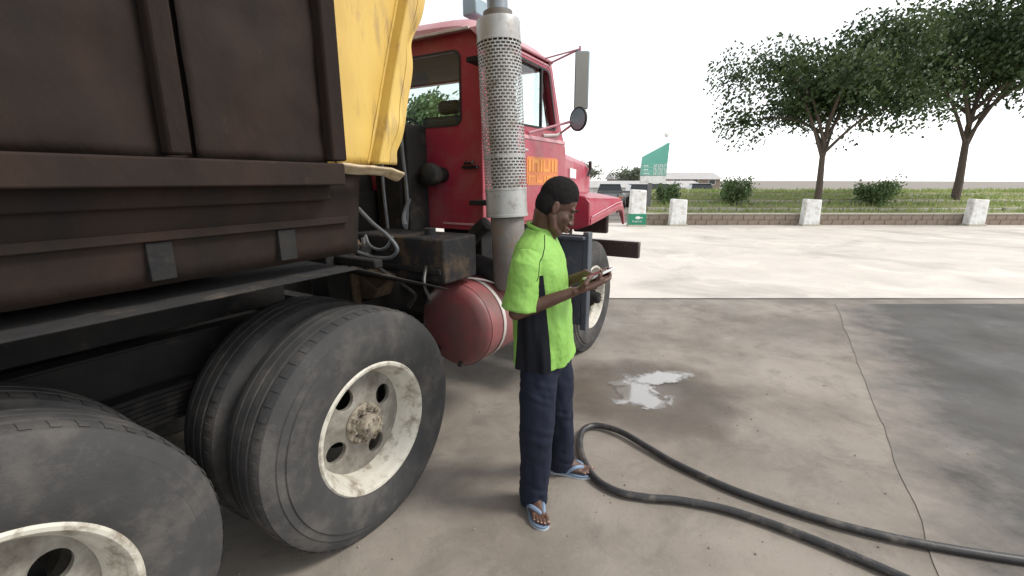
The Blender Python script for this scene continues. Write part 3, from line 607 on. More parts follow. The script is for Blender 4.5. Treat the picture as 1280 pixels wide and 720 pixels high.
# mirrors
mr = MB().box(-.02, .03, -.055, .055, -.205, .205); mr = part(mr, 'mirror', M['mirror'], .012, loc=(2.352, -.068, 2.42), rot=(0, R(-9), R(22)))
MB().box(-.0245, -.021, -.047, .047, -.195, .195).build('mirror_glass', M['mglass'], mr)
cm = MB(); cm.lathe([(0, -.012), (.045, -.010), (.078, .0), (.085, .012), (.065, .035), (0, .05)], (0, 0, 0), 'x', 28, closed=False); cm = part(cm, 'convex_mirror', M['mirror'], 0, loc=(2.28, -.075, 2.135), rot=(0, 0, R(-22)))
f = MB(); f.lathe([(.079, -.002), (.089, .0), (.089, .014), (.083, .014)], (0, 0, 0), 'x', 28); f.build('mirror_rim', M['trim'], cm)
f = MB(); f.tube([(2.40, .24, 2.585), (2.31, -.06, 2.635)], .008, 8); f.tube([(2.30, .24, 2.60), (2.30, -.06, 2.632)], .006, 8); f.tube([(2.305, -.065, 2.655), (2.40, -.065, 2.14)], .009, 8)
f.tube([(2.05, .225, 2.03), (2.39, -.065, 2.15)], .010, 8); f.tube([(2.62, .23, 2.07), (2.39, -.065, 2.16)], .010, 8); f.tube([(2.39, -.065, 2.18), (2.28, -.065, 2.135)], .007, 8)
part(f, 'mirror_bracket', M['redfade_sky'], 0)
f = MB(); f.tube([(2.30, .235, 2.03), (2.52, .215, 2.05), (2.66, .235, 2.08)], .013, 8); part(f, 'grab_rail', M['pale'], 0)

# hood and fenders
hd = MB()
def hoodsec(x):
    u = (x - 2.80)/(3.97 - 2.80); zt = 1.965 - .075*u - .06*max(0, (u - .93)/.07)**2; yi = .30 + .16*min(1, u*1.15); 
    pts = []
    for k in range(25):
        v = k/24; y = yi + (2*W2 - 2*yi)*v; e = min(v, 1 - v)*(2*W2 - 2*yi)
        pts.append((x, y, zt - .075*math.exp(-e/.04) + .05*math.sin(math.pi*v)))
    return [(x, yi, 1.25)] + pts + [(x, 2*W2 - yi, 1.25)]
hd.rings([hoodsec(2.805 + (3.97 - 2.805)*i/20) for i in range(21)]); hd = part(hd, 'hood', M['red'], 0, smooth=45)
for yy in (.355, 2*W2 - .359): MB().hexa([(3.12, yy - .018 if yy < 1 else yy + .03, 1.70), (3.36, yy + .02 if yy < 1 else yy + .0, 1.69), (3.36, yy + .05, 1.69), (3.12, yy + .05, 1.70), (3.12, yy - .018 if yy < 1 else yy + .03, 1.795), (3.36, yy + .02 if yy < 1 else yy + .0, 1.785), (3.36, yy + .05, 1.785), (3.12, yy + .05, 1.795)]).build('vent_plate', M['plate'], hd, bevel=.004)
f = MB()
for i in range(13): f.box(3.972, 3.985, .70, 1.74, 1.05 + i*.055, 1.075 + i*.055)
f.box(3.971, 3.99, .66, .70, 1.0, 1.78); f.box(3.971, 3.99, 1.74, 1.78, 1.0, 1.78); f.build('grille', M['pale'], hd)
def fender(sg):
    b = MB(); Y = (lambda y: y) if sg < 0 else (lambda y: 2*W2 - y)
    def sec(x):
        u = (x - 2.835)/(3.97 - 2.835)
        zl = 1.275 + .095*min(1, u/.72) if u < .80 else 1.37 - .18*((u - .80)/.20)**1.5
        zt = 1.535 - .045*u - (.10*((u - .86)/.14)**1.6 if u > .86 else 0)
        yo = .0 + .03*max(0, (u - .85)/.15)
        return [(x, Y(.05), zl), (x, Y(yo), zl), (x, Y(yo - .006), zl + .03), (x, Y(yo - .006), zl + .055), (x, Y(yo + .004), zl + .07), (x, Y(yo + .012), zt - .05), (x, Y(yo + .03), zt - .015), (x, Y(yo + .07), zt), (x, Y(.28), zt + .035), (x, Y(.50), zt + .06), (x, Y(.50), zt - .0), (x, Y(.2), zt - .04), (x, Y(.05), zt - .08)]
    b.rings([sec(2.835 + (3.97 - 2.835)*i/28) for i in range(29)])
    fd = b.build('fender', M['red'], hd, smooth=40)
    r_ = MB(); pts = [(Y(.0), 1.275), (Y(.0), 1.48), (Y(.05), 1.535), (Y(.34), 1.58), (Y(.34), 1.235), (Y(.12), 1.23)]
    r_.prism(pts, 'x', 2.80, 2.832); r_.build('fender_end', M['red'], hd, bevel=.01)
    return fd
fr = fender(-1); fender(1)
f = MB(); f.tube([(2.837 + .01, -.008, 1.352), (3.55, -.008, 1.445), (3.75, -.004, 1.452)], .006, 6); f.build('fender_crease', M['redfade_sky'], hd)
f = MB(); f.tube([(3.86, .44, 1.72), (3.90, .43, 1.80), (3.86, .42, 1.88)], [.012, .016, .02], 8); f.build('hood_latch', M['trim'], hd)
for yy in (.32, 2.12): MB().lathe([(0, 3.99), (.07, 3.985), (.08, 3.97), (.08, 3.9)], (0, yy, 1.22), 'x', 24, closed=False).build('headlamp', M['mglass'], hd)
for y in (.20, 1.82): MB().box(3.90, 3.968, y, y + .42, 1.08, 1.40).build('lamp_housing', M['bumper'], truck, bevel=.02)
bp = MB().box(4.02, 4.10, -.145, 2.585, .80, .985); bp = part(bp, 'bumper', M['bumper'], .012)
MB().box(4.015, 4.105, -.147, 2.587, .987, .996).build('bumper_edge', M['pale'], bp, bevel=.002)
for y in (.78, 1.58): MB().box(3.9, 4.018, y, y + .08, .72, .96).build('bumper_bracket', M['chassis'], bp, bevel=.004)

# splash guards and steps behind the front wheel
f = MB(); f.box(2.36, 2.375, -.12, .60, .46, 1.24); part(f, 'splash_guard', M['bluegrey'], .004)
f = MB(); f.box(2.355, 2.44, -.175, -.12, .42, 1.262); f.box(2.30, 2.36, -.15, .40, 1.20, 1.23); part(f, 'guard_flange', M['bluegrey'], .008)
f = MB(); f.hexa([(1.95, .02, .92), (2.35, .02, .92), (2.35, .50, .92), (1.95, .50, .92), (2.02, .10, 1.24), (2.35, .10, 1.24), (2.35, .5, 1.24), (2.02, .5, 1.24)]); part(f, 'battery_box', M['bluegrey'], .012)
f = MB(); f.box(1.88, 2.34, -.05, .3, .865, .885); f.box(1.9, 2.34, -.055, -.045, .80, .862); part(f, 'step', M['pale'], .004)
f = MB(); f.box(1.95, 2.35, .06, .62, .45, .86); part(f, 'tool_box', M['bluegrey'], .012)
f = MB(); f.box(1.88, 2.34, -.06, .3, .40, .42); f.box(1.88, 1.91, -.06, -.04, .42, .86); f.box(2.31, 2.34, -.06, -.04, .42, .86); part(f, 'lower_step', M['chassis'], .004)
f = MB(); f.lathe([(0, 1.85), (.06, 1.855), (.065, 1.87), (.065, 2.0)], (0, .0, .47), 'x', 24, closed=False); part(f, 'air_drier', M['pale'], 0)

# exhaust stack
def tilt(me_obj): me_obj.rotation_euler = (R(-2.6), 0, 0)
st = bpy.data.objects.new('pivot', None)
SX, SY = 1.31, .035
mf = MB(); mf.lathe([(.0, 1.0), (.095, 1.0), (.105, 1.03), (.105, 1.47), (.085, 1.50), (.085, 2.62), (0, 2.62)], (0, 0, -1.46), 'z', 32, closed=False)
mf = mf.build('exhaust_stack', M['muffler'], truck, loc=(SX, SY - .06, 1.46), rot=(R(-3.0), 0, 0))
def shield():
    b = MB(); n = 27; r0 = .128; rows = 46; z0 = .165; z1 = .99; h = (z1 - z0)/rows; band = h*.42
    def ring(z, r=r0): return [(r*math.cos(2*math.pi*i/(n*4)), r*math.sin(2*math.pi*i/(n*4)), z) for i in range(n*4)]
    N_ = n*4; vs = []; fs = []
    zs = []
    for k in range(rows): zs += [z0 + k*h, z0 + k*h + band]
    zs.append(z1)
    for z in zs: vs += ring(z)
    for k in range(rows):
        a = 2*k; solid_ = k == 10
        for i in range(N_):
            j = (i + 1) % N_; fs.append((a*N_ + i, a*N_ + j, (a + 1)*N_ + j, (a + 1)*N_ + i))
        for i in range(N_):
            if solid_ or (i + (2 if k % 2 else 0)) % 4 == 0:
                j = (i + 1) % N_; fs.append(((a + 1)*N_ + i, (a + 1)*N_ + j, (a + 2)*N_ + j, (a + 2)*N_ + i))
    b.add(vs, fs)
    b.rings([ring(0), ring(z0)], False, False); b.rings([ring(z1), ring(1.10), ring(1.115, .124), ring(1.118, .09)], False, False)
    return b
sh = shield().build('heat_shield', M['silver'], mf, fix=False, smooth=30)
f = MB(); f.lathe([(.1285, -.004), (.131, -.002), (.131, .012), (.1285, .014)], n=48, axis='z'); f.lathe([(.1285, .155), (.1305, .157), (.1305, .168), (.1285, .17)], n=48, axis='z'); f.lathe([(.1285, .99), (.1305, .992), (.1305, 1.003), (.1285, 1.005)], n=48, axis='z'); f.build('clamp_band', M['silver'], mf)
f = MB(); f.tube([(0, 0, 1.08), (0, 0, 1.55)], .06, 24); f.build('tail_pipe', M['pipe'], mf)
f = MB(); f.tube(spline([(1.31, -.02, 1.0), (1.31, .02, 1.04), (1.32, .12, 1.10), (1.33, .30, 1.12), (1.36, .5, 1.06), (1.45, .62, 1.0)]), .075, 18); part(f, 'exhaust_elbow', M['chassis'], 0)
f = MB(); f.tube(spline([(1.36, .16, 1.40), (1.36, .24, 1.34), (1.36, .34, 1.24), (1.36, .48, 1.16), (1.4, .6, 1.1)]), .05, 14); part(f, 'intake_pipe', M['chassis'], 0)
f = MB(); f.box(1.30, 1.45, .12, .26, 1.52, 1.55); f.box(1.30, 1.45, .16, .26, 2.38, 2.41); part(f, 'stack_bracket', M['chassis'], .003)
f = MB(); f.box(1.26, 1.44, -.02, .30, 1.04, 1.07); part(f, 'stack_support', M['chassis'], .004)
bpy.data.objects.remove(st)

#@@PERSON
# ------------------------------------------------------------------ person
BX, BY = .20, 2.15
person = thing('person', (BX, BY, 0), 'person in lime green jersey, navy trousers and blue flip-flops, head bowed over a device', 'person')
def V(x, y, z): return Vector((x - BX, y - BY, z))
def remesh(mb, name, m, vox, sm=4, parent=person, disp=None, mats=None):
    me = mb.mesh(name, m, 0); o = bpy.data.objects.new(name, me); C.objects.link(o)
    q = o.modifiers.new('r', 'REMESH'); q.mode = 'VOXEL'; q.voxel_size = vox
    if sm: q = o.modifiers.new('s', 'SMOOTH'); q.iterations = sm; q.factor = .5
    dg = bpy.context.evaluated_depsgraph_get(); nm = bpy.data.meshes.new_from_object(o.evaluated_get(dg))
    bpy.data.objects.remove(o); nm.name = name; nm.materials.clear(); nm.materials.append(m)
    if disp:
        ns = [v.normal.copy() for v in nm.vertices]
        for v, n_ in zip(nm.vertices, ns): v.co += n_*disp(v.co)
    nm.shade_smooth(); nm.update()
    o = bpy.data.objects.new(name, nm); C.objects.link(o); o.parent = parent; return o
PHI = R(20); F = Vector((math.cos(PHI), -math.sin(PHI), 0)); RT = Vector((-math.sin(PHI), -math.cos(PHI), 0))
# head frame
ph, tl = R(-3), R(28)
hf = Vector((math.cos(ph)*math.cos(tl), -math.sin(ph)*math.cos(tl), -math.sin(tl))); hs_ = Vector((math.sin(ph), math.cos(ph), 0)); hu = hf.cross(hs_)
HM = Matrix((hf, hs_, hu)).transposed(); HC = V(.203, 2.125, 1.577)
def H(x, y, z): return HC + HM @ Vector((x, y, z))
b = MB()
b.ell(H(.002, 0, .022), (.086, .071, .094), HM, 28, 18)
b.ell(H(.035, 0, -.045), (.060, .061, .084), HM, 24, 16)
b.ell(H(.066, 0, -.113), (.026, .030, .024), HM)
for s in (-1, 1):
    b.capsule([H(.0, s*.056, -.06), H(.03, s*.045, -.10), H(.066, s*.014, -.116)], [.018, .02, .02])
    b.capsule([H(.078, s*.042, .006), H(.088, s*.012, .004)], [.011, .011])
    b.ell(H(.054, s*.039, -.044), (.028, .022, .026), HM)
    b.ell(H(-.004, s*.070, -.022), (.017, .007, .031), HM @ Matrix.Rotation(R(-12), 3, 'Y'))
    b.capsule([H(-.008, s*.075, .0), H(-.016, s*.076, -.02), H(-.004, s*.073, -.046)], [.005, .006, .006], 8)
    b.ell(H(.100, s*.0125, -.055), (.010, .009, .0085), HM)
    b.ell(H(.083, s*.033, -.017), (.013, .017, .012), HM)
b.capsule([H(.090, 0, -.010), H(.099, 0, -.034), H(.109, 0, -.052)], [.010, .0105, .0115])
b.ell(H(.097, 0, -.079), (.014, .026, .0095), HM); b.ell(H(.094, 0, -.093), (.014, .022, .0095), HM)
b.capsule([H(-.028, 0, -.06), V(.142, 2.14, 1.47), V(.126, 2.145, 1.38)], [.050, .051, .06], 18)
b.capsule([H(.02, 0, -.085), V(.165, 2.14, 1.43)], [.045, .048], 16)
# torso core under the clothes
b.ell(V(.13, 2.14, 1.22), (.10, .16, .20), Matrix((F, -RT, Vector((0, 0, 1)))).transposed(), 24, 14)
b.ell(V(.155, 2.14, .96), (.10, .14, .20), Matrix((F, -RT, Vector((0, 0, 1)))).transposed(), 24, 14)
hipR, kneeR, ankR = V(.13, 2.055, .86), V(.122, 2.045, .46), V(.108, 2.088, .095)
hipL, kneeL, ankL = V(.21, 2.235, .86), V(.255, 2.29, .46), V(.292, 2.372, .095)
for h_, k_, a_ in ((hipR, kneeR, ankR), (hipL, kneeL, ankL)):
    b.capsule([h_, k_, k_ + (a_ - k_)*.35, a_], [.075, .052, .053, .036], 16)
shR, elR, wrR = V(.062, 1.985, 1.352), V(.018, 1.965, 1.100), V(.272, 1.955, 1.200)
shL, elL, wrL = V(.186, 2.29, 1.352), V(.165, 2.315, 1.11), V(.345, 2.135, 1.238)
for s_, e_, w_ in ((shR, elR, wrR), (shL, elL, wrL)):
    b.capsule([s_ + (e_ - s_)*.2, s_ + (e_ - s_)*.5, e_], [.040, .039, .034], 16)
    b.capsule([e_, e_ + (w_ - e_)*.3, e_ + (w_ - e_)*.75, w_], [.034, .0345, .0265, .0225], 16)
# hands: palm, four unequal bent fingers, thumb
DEV_C = V(.394, 2.03, 1.266); DEV_D = Vector((.107, .045, .036)).normalized(); DEV_W = Vector((-.25, .95, -.16)); DEV_W = (DEV_W - DEV_D*DEV_W.dot(DEV_D)).normalized(); DEV_N = DEV_D.cross(DEV_W)
nails = []
def hand(wr, side):
    # side -1: right hand under the near edge, +1: left hand under the far edge
    c = DEV_C + DEV_W*side*.030 - DEV_D*.030 - DEV_N*.022
    ax = (c - wr).normalized(); acr = (DEV_W - ax*DEV_W.dot(ax)).normalized(); up = DEV_N
    kn = []
    L_ = (.040, .046, .043, .033)
    for k in range(4):
        o_ = (-.028 + .0187*k)*side*-1             # index outermost on the thumb side
        K = wr + ax*((c - wr).length + .022 - .004*abs(k - 1.2)) + acr*o_ - up*.004*abs(k - 1.5)
        b.capsule([wr + acr*o_*.5, (wr + acr*o_*.55).lerp(K, .55) - up*.004, K], [.016, .0145, .0105], 10)
        inn = -acr*side                              # fingers wrap inwards under the device, tips rise
        p1 = K + (ax*.75 + inn*.35 - up*.05).normalized()*L_[k]*.95
        p2 = p1 + (ax*.55 + inn*.55 + up*.45).normalized()*L_[k]*.62
        p3 = p2 + (ax*.05 + inn*.5 + up*.85).normalized()*L_[k]*.45
        b.capsule([K, p1, p2, p3], [.0098, .0088, .0080, .0066], 10); nails.append((p3, (p3 - p2).normalized(), ax))
    t0 = wr + ax*.022 + acr*side*.020; t1 = t0 + (ax*.55 + acr*side*.55 + up*.45).normalized()*.040; t2 = t1 + (ax*.85 - acr*side*.25 + up*.42).normalized()*.034; t3 = t2 + (ax*.8 - acr*side*.6 - up*.05).normalized()*.026
    b.capsule([t0, t1, t2, t3], [.0155, .0125, .0105, .0085], 10); nails.append((t3, up, ax))
hand(wrR, -1); hand(wrL, 1)
# feet
feet = []
def foot(an, d, s):          # s: +1 when the big toe lies to the left of d
    d = Vector((*d, 0)).normalized(); l = Vector((-d.y, d.x, 0)); g = Vector((an.x, an.y, 0)); z0 = .024
    def P(a, c, z): return g + d*a + l*c*s + Vector((0, 0, z0 + z))
    b.capsule([an, P(-.005, 0, .05)], [.034, .034], 14)
    b.capsule([P(-.035, 0, .026), P(.03, -.004, .034), P(.10, .0, .022)], [.027, .030, .021], 14)
    b.capsule([P(-.02, 0, .05), P(.06, .008, .038), P(.12, .018, .018)], [.03, .026, .016], 14)
    b.capsule([P(.04, -.02, .02), P(.105, -.022, .014)], [.02, .015], 12)
    b.capsule([P(.06, .012, .018), P(.125, .022, .013)], [.022, .017], 12)
    for k, (c, a0, ln, r) in enumerate(((.030, .13, .045, .0125), (.011, .137, .040, .0088), (-.004, .133, .036, .0084), (-.018, .124, .033, .008), (-.031, .112, .028, .0078))):
        p0, p1, p2 = P(a0 - .02, c*.9, .013), P(a0 + ln*.5, c, .013), P(a0 + ln, c*1.02, .006)
        b.capsule([p0, p1, p2], [r*1.05, r, r*.9], 10); feet.append((p2 + Vector((0, 0, r*.75)), r))
    return P
PR = foot(ankR, (.24, -.97), 1); PL = foot(ankL, (.97, -.22), 1)
body_ = remesh(b, 'body', M['skin'], .0034, 4)
# face details
for s in (-1, 1):
    MB().ell(H(.0885, s*.0325, -.0205), (.0075, .0125, .0045), HM, 12, 8).build('eye', M['eye'], body_)
    MB().ell(H(.0935, s*.0325, -.0215), (.0035, .0048, .0036), HM, 10, 6).build('iris', M['iris'], body_)
    MB().capsule([H(.084, s*.05, .006), H(.0985, s*.034, .013), H(.1005, s*.016, .010)], [.003, .0042, .0036], 8).build('eyebrow', M['hair'], body_)
lp = MB(); lp.capsule([H(.092, -.022, -.0860), H(.1095, 0, -.080), H(.092, .022, -.0860)], [.004, .0068, .004], 10); lp.capsule([H(.090, -.020, -.0905), H(.1065, 0, -.0935), H(.090, .020, -.0905)], [.004, .0074, .004], 10); lp.build('lips', M['lip'], body_)
for (p, r) in feet: MB().ell(p, (r*.62, r*.62, r*.25), None, 10, 6).build('toenail', M['nail'], body_)
for (p, a, q) in nails: MB().ell(p + a*.003, (.0042, .0042, .0035), None, 8, 6).build('fingernail', M['nail'], body_)
hb = MB(); hb.ell(H(-.005, 0, .032), (.0885, .0750, .091), HM, 32, 20); hb.ell(H(-.026, 0, -.012), (.0665, .072, .078), HM, 28, 16); hb.ell(H(.004, 0, .044), (.081, .069, .080), HM, 28, 16)
remesh(hb, 'hair', M['hair'], .004, 2, disp=lambda c: .001*noise.noise(c*50) + .0016*noise.noise(c*320))
# jersey
TB = [(.812, .163, 2.14, .140, .186), (.90, .158, 2.14, .138, .185), (1.0, .150, 2.14, .133, .180), (1.1, .143, 2.14, .130, .177), (1.2, .137, 2.14, .127, .178), (1.29, .131, 2.14, .121, .178), (1.35, .126, 2.14, .108, .172), (1.39, .123, 2.142, .093, .150), (1.42, .124, 2.143, .079, .112), (1.445, .128, 2.145, .068, .080), (1.462, .131, 2.146, .062, .066)]
def trow(z):
    for i in range(len(TB) - 1):
        if z <= TB[i + 1][0]:
            t = (z - TB[i][0])/(TB[i + 1][0] - TB[i][0]); t = max(0, t); return [TB[i][k]*(1 - t) + TB[i + 1][k]*t for k in range(1, 5)]
    return TB[-1][1:]
def fold(al, z):
    p = Vector((math.cos(al)*1.1, math.sin(al)*1.1, 0)); k = max(0, min(1, (1.34 - z)/.25))
    return k*(.016*noise.noise(p*2.6 + Vector((0, 0, z*2.2))) + .010*math.sin(z*19 + 2.2*math.cos(al - 1) + 1.5*noise.noise(p*2))*max(0, math.cos(al - .5))*(1 if z < 1.2 else .5) + .012*noise.noise(p*5 + Vector((3, 0, z*4))))
def S(al, z, e=0):
    cx, cy, a, c = trow(z); n_ = 2.3
    ca, sa = math.cos(al), math.sin(al); r = (abs(ca)**n_ + abs(sa)**n_)**(-1/n_)
    q = F*(a*ca*r) + RT*(c*sa*r); q = q + q.normalized()*(e + fold(al, z)); return V(cx + q.x, cy + q.y, z)
zs = [.812 + (1.462 - .812)*i/60 for i in range(61)]
sb_ = MB(); sb_.rings([[S(2*math.pi*j/72, z) for j in range(72)] for z in zs])
def sleeve(sh, el, fl):
    d = (el - sh).normalized(); hem = sh + d*(.235 if fl else .22)
    pts = [sh - Vector((0, 0, -.004)) + RT*(-.03*fl), sh + d*.04, sh + d*.10, sh + d*.16, hem]
    sb_.tube(pts, [.060, .068, .071, .075, .080], 24)
RS = sleeve(shR + Vector((.004, .0, -.003)), elR + Vector((.012, 0, 0)), 1); sleeve(shL, elL, -1)
shirt = remesh(sb_, 'jersey', M['lime'], .005, 5, disp=lambda c: .006*noise.noise(c*13) + .005*(abs(noise.noise(Vector((c.x*22 + c.z*9, c.y*22, c.z*12)))) - .2) + .0015*noise.noise(c*60))
def panel(sgn):
    def fn(u, v):
        z = .810 + .462*v; k = v**1.4
        a0 = R(57)*(1 - k) + R(60)*k; a1 = R(127)*(1 - k) + R(100)*k
        return S(sgn*(a0 + (a1 - a0)*u), z, .0085 + .004*noise.noise(S(sgn*(a0 + (a1 - a0)*u), z)*13))
    return MB().grid(fn, 24, 40)
for s in (1, -1): panel(s).build('side_panel', M['black'], shirt, smooth=80)
c_ = MB(); rs = []
for i in range(33):
    a = 2*math.pi*i/32; rs.append(V(.136, 2.146, 1.462) + F*(.060*math.cos(a)) + RT*(.063*math.sin(a)) + Vector((0, 0, -.020*math.cos(a))))
c_.tube(rs, .0095, 10); c_.build('collar', M['lime'], shirt)
bpy.context.view_layer.update()
for sgn in (1, -1):
    ps = []
    for i in range(15):
        t = i/14; k = V(.126, 2.146, 1.44) + F*(.050 - .028*t + .03*math.sin(t*3)) + RT*sgn*(.075 + .115*min(1, t*1.5) ) + Vector((0, 0, -.185*t))
        ok, loc_, nn_, ix = shirt.closest_point_on_mesh(k); ps.append(loc_ + nn_*.0004)
    MB().tube(ps, .0021, 6).build('seam', M['black'], shirt)
# trousers
tb = MB()
ZM = Matrix((F, -RT, Vector((0, 0, 1)))).transposed()
tb.ell(V(.168, 2.14, .84), (.108, .145, .15), ZM, 28, 16)
def leg(h_, k_, a_, zb, rr):
    e = a_ + (a_ - k_).normalized()*(a_.z - zb)/max(.1, (k_ - a_).normalized().z)
    tb.tube([h_ + Vector((0, 0, .08)), h_, h_.lerp(k_, .5), k_, k_.lerp(e, .35), k_.lerp(e, .75), e], [.075, .088, .092, .083, .080, .076, rr], 28)
leg(hipR, kneeR, V(.118, 2.092, .095), .030, .074); leg(hipL, kneeL, V(.288, 2.375, .095), .040, .072)
def crease(c):
    z = c.z; k = .006*(abs(noise.noise(Vector((c.x*16 + z*6, c.y*16, z*7)))) - .2) + .007*noise.noise(Vector((c.x*9, c.y*9, z*5))) + .005*noise.noise(Vector((c.x*22, c.y*22, z*9)))
    for zc, s in ((.46, .07), (.12, .09), (.70, .08)): k += .006*math.exp(-((z - zc)/s)**2)*noise.noise(Vector((c.x*11 + z*9, c.y*11, z*30 + c.x*12)))
    return k
remesh(tb, 'trousers', M['navy'], .0055, 5, disp=crease)
# flip-flops
def flip(P, tilt=0):
    out = []
    for a, c in ((-.075, .0), (-.068, .024), (-.04, .034), (.0, .033), (.05, .036), (.10, .046), (.14, .047), (.172, .036), (.188, .012), (.184, -.012), (.165, -.032), (.13, -.045), (.09, -.046), (.04, -.036), (.0, -.032), (-.04, -.032), (-.068, -.022)):
        out.append((a, c))
    sm_ = [tuple(v[:2]) for v in spline([(*p, 0) for p in out + out[:1]], 4)[:-1]]
    lo, mi, hi = [], [], []
    for a, c in sm_:
        k = P(a, c, 0); lo.append(Vector((k.x, k.y, .001))); mi.append(Vector((k.x, k.y, .010))); hi.append(Vector((k.x, k.y, .022)))
    o = MB().rings([mi, hi]).build('flip_flop', M['flip'], person, bevel=.002); MB().rings([lo, [v + Vector((0, 0, -.0005)) for v in mi]]).build('sole', M['flipedge'], o)
    st_ = MB(); T = P(.128, .019, -.002)
    for e in ((.03, .040), (.03, -.038)):
        pts = spline([T + Vector((0, 0, .016)), P(.112, .012 + e[1]*.35, .030), P(.075, e[1]*.85, .036), P(e[0], e[1], .0)], 6)
        for q, rad in ((0, 1),):
            st_.tube(pts, [.0075 + .004*math.sin(math.pi*i/(len(pts) - 1)) for i in range(len(pts))], 8)
    st_.tube([T + Vector((0, 0, -.004)), T + Vector((0, 0, .018))], .005, 8); st_.build('strap', M['flip'], o)
flip(PR); flip(PL)
# held device
DM = Matrix((DEV_D, DEV_W, DEV_N)).transposed()
dv = thing('phone', DEV_C + Vector((BX, BY, 0)), 'slim white flat device held level in both hands of the person', 'phone')
def dbox(x, y, z0, z1):
    return MB().hexa([DM @ Vector(p) for p in ((-x, -y, z0), (x, -y, z0), (x, y, z0), (-x, y, z0), (-x, -y, z1), (x, -y, z1), (x, y, z1), (-x, y, z1))])
dbox(.070, .034, -.0055, .0055).build('case', M['device'], dv, bevel=.003); dbox(.060, .030, .0057, .0062).build('screen', M['carglass'], dv)

# ------------------------------------------------------------------ hose on the ground
hp = [(3.3, 1.52, .024), (2.4, 1.68, .024), (1.75, 1.86, .024), (1.28, 2.13, .024), (1.0, 2.40, .024), (.86, 2.585, .03), (.73, 2.76, .034), (.59, 2.845, .03), (.49, 2.80, .026), (.442, 2.66, .024), (.435, 2.47, .024), (.475, 2.28, .024), (.58, 2.165, .024), (.72, 2.12, .024), (.92, 2.09, .024), (1.2, 1.98, .024), (1.6, 1.68, .024), (2.2, 1.1, .024), (3.0, .4, .024)]
hz = MB().tube(spline(hp, 14), .0205, 14).build('hose', M['hose']); tag(hz, 'thick black rubber hose lying in a loop on the ground beside the person', 'hose')
#@@BACK
# ------------------------------------------------------------------ far side of the forecourt
def pillar(x, y, wd, ht, label, sign, name='advert_pillar', seed=0):
    t = thing(name, (x, y, 0), label, 'pillar', 'white pillars along the forecourt edge')
    h = wd/2
    f = MB(); f.hexa([(-h, -.16, .0), (h, -.16, .0), (h, .16, .0), (-h, .16, .0), (-h*.9, -.15, ht), (h*.92, -.15, ht - .03), (h*.92, .15, ht - .03), (-h*.9, .15, ht)]); f.build('shaft', M['white'], t, bevel=.04, seg=3)
    f = MB(); f.box(-h - .03, h + .03, -.19, .19, .0, .07); f.build('foot', M['stone'], t, bevel=.01)
    if sign:
        f = MB(); f.box(-h - .006, h + .006, -.175, -.165, .072, .47); f.box(-h - .006, h + .006, -.1645, .165, .072, .47); s = f.build('green_panel', M['green'], t, bevel=.003)
        e = MB(); e.prism([(.0 + .10*math.cos(a), .335 + .052*math.sin(a)) for a in [i*math.pi/10 for i in range(20)]], 'y', -.181, -.1755); e.prism([(.05, .335), (.17, .36), (.16, .31)], 'y', -.181, -.1755); e.build('emblem', M['plate'], t)
        x0 = -.20
        for k in range(8):
            l = MB(); ww = (.032, .03, .012, .034, .03, .036, .012, .03)[k]
            l.box(x0, x0 + .010, -.181, -.1755, .17, .225); l.box(x0, x0 + ww, -.1805, -.1752, .17 if k % 2 else .212, .183 if k % 2 else .225); l.build('letter', M['plate'], t); x0 += ww + .018
    return t
pillar(4.62, 17.04, .60, 1.35, 'white pillar with a green base panel and white emblem, next to the front of the truck', True)
pillar(6.22, 17.3, .62, 1.0, 'short plain white pillar at the end of the brown wall right of the sign pole', False)
pillar(11.2, 17.3, .62, 1.0, 'short plain white pillar in front of the spreading tree', False)
pillar(17.4, 17.3, .62, 1.0, 'short plain white pillar farthest to the right along the brown wall', False)
# low block wall
wall = thing('low_wall', (5.0, 17.5, 0), 'low brown block wall at the foot of the grassy bank', 'wall')
f = MB(); f.box(0, 20, .02, .26, 0, .40); f.build('wall_core', M['wallb'], wall)
f = MB(); f.box(-.02, 20, -.03, .30, .402, .45); f.build('coping', M['stone'], wall, bevel=.01)
blk = None
for row in range(2):
    x = .0 - (.20 if row else 0)
    while x < 19.6:
        if blk is None:
            blk = MB().box(0, .385, 0, .06, 0, .18).build('block', M['block'], wall, bevel=.008); o = blk
        else: o = blk.copy(); C.objects.link(o)
        o.location = (x + .01, -.01 - random.random()*.012, .012 + row*.195); x += .40
# terraced grassy bank
bank = MB(); prof = [(17.9, .0), (17.95, .30), (19.6, .42), (19.7, .58), (21.3, .68), (21.4, .84), (23.2, .92), (23.3, 1.06), (28, 1.12), (34, .0)]
bank.rings([[(x + .292*y, y + .15*noise.noise(Vector((x*.3, y, 0))), z*(1 + .08*noise.noise(Vector((x*.6, z, 1))))) for y, z in prof] for x in [i*.8 for i in range(46)]], True, True, closed=False)
tag(bank.build('bank', M['soil'], smooth=50), kind='structure')
for k, (y, z) in enumerate(((17.93, .30), (19.62, .50), (21.32, .76), (23.22, .99))):
    g = thing('edging', (.292*y + .05, y, 0), ('bottom', 'second lowest', 'second highest', 'top')[k] + ' row of pale edging stones on the grassy bank', 'edging', 'stone edging rows on the bank')
    x = 0; so = None
    while x < 22:
        l = .75
        if so is None: so = MB().box(0, .70, -.12, .05, -.12, .03).build('stone', M['stone'], g, bevel=.025); o = so
        else: o = so.copy(); C.objects.link(o)
        o.location = (x, .15*noise.noise(Vector((x*.3, y, 0))) - .02 + random.uniform(-.02, .02), z + random.uniform(-.02, .02)); o.rotation_euler = (0, 0, random.uniform(-.06, .06)); x += l
gr = MB()
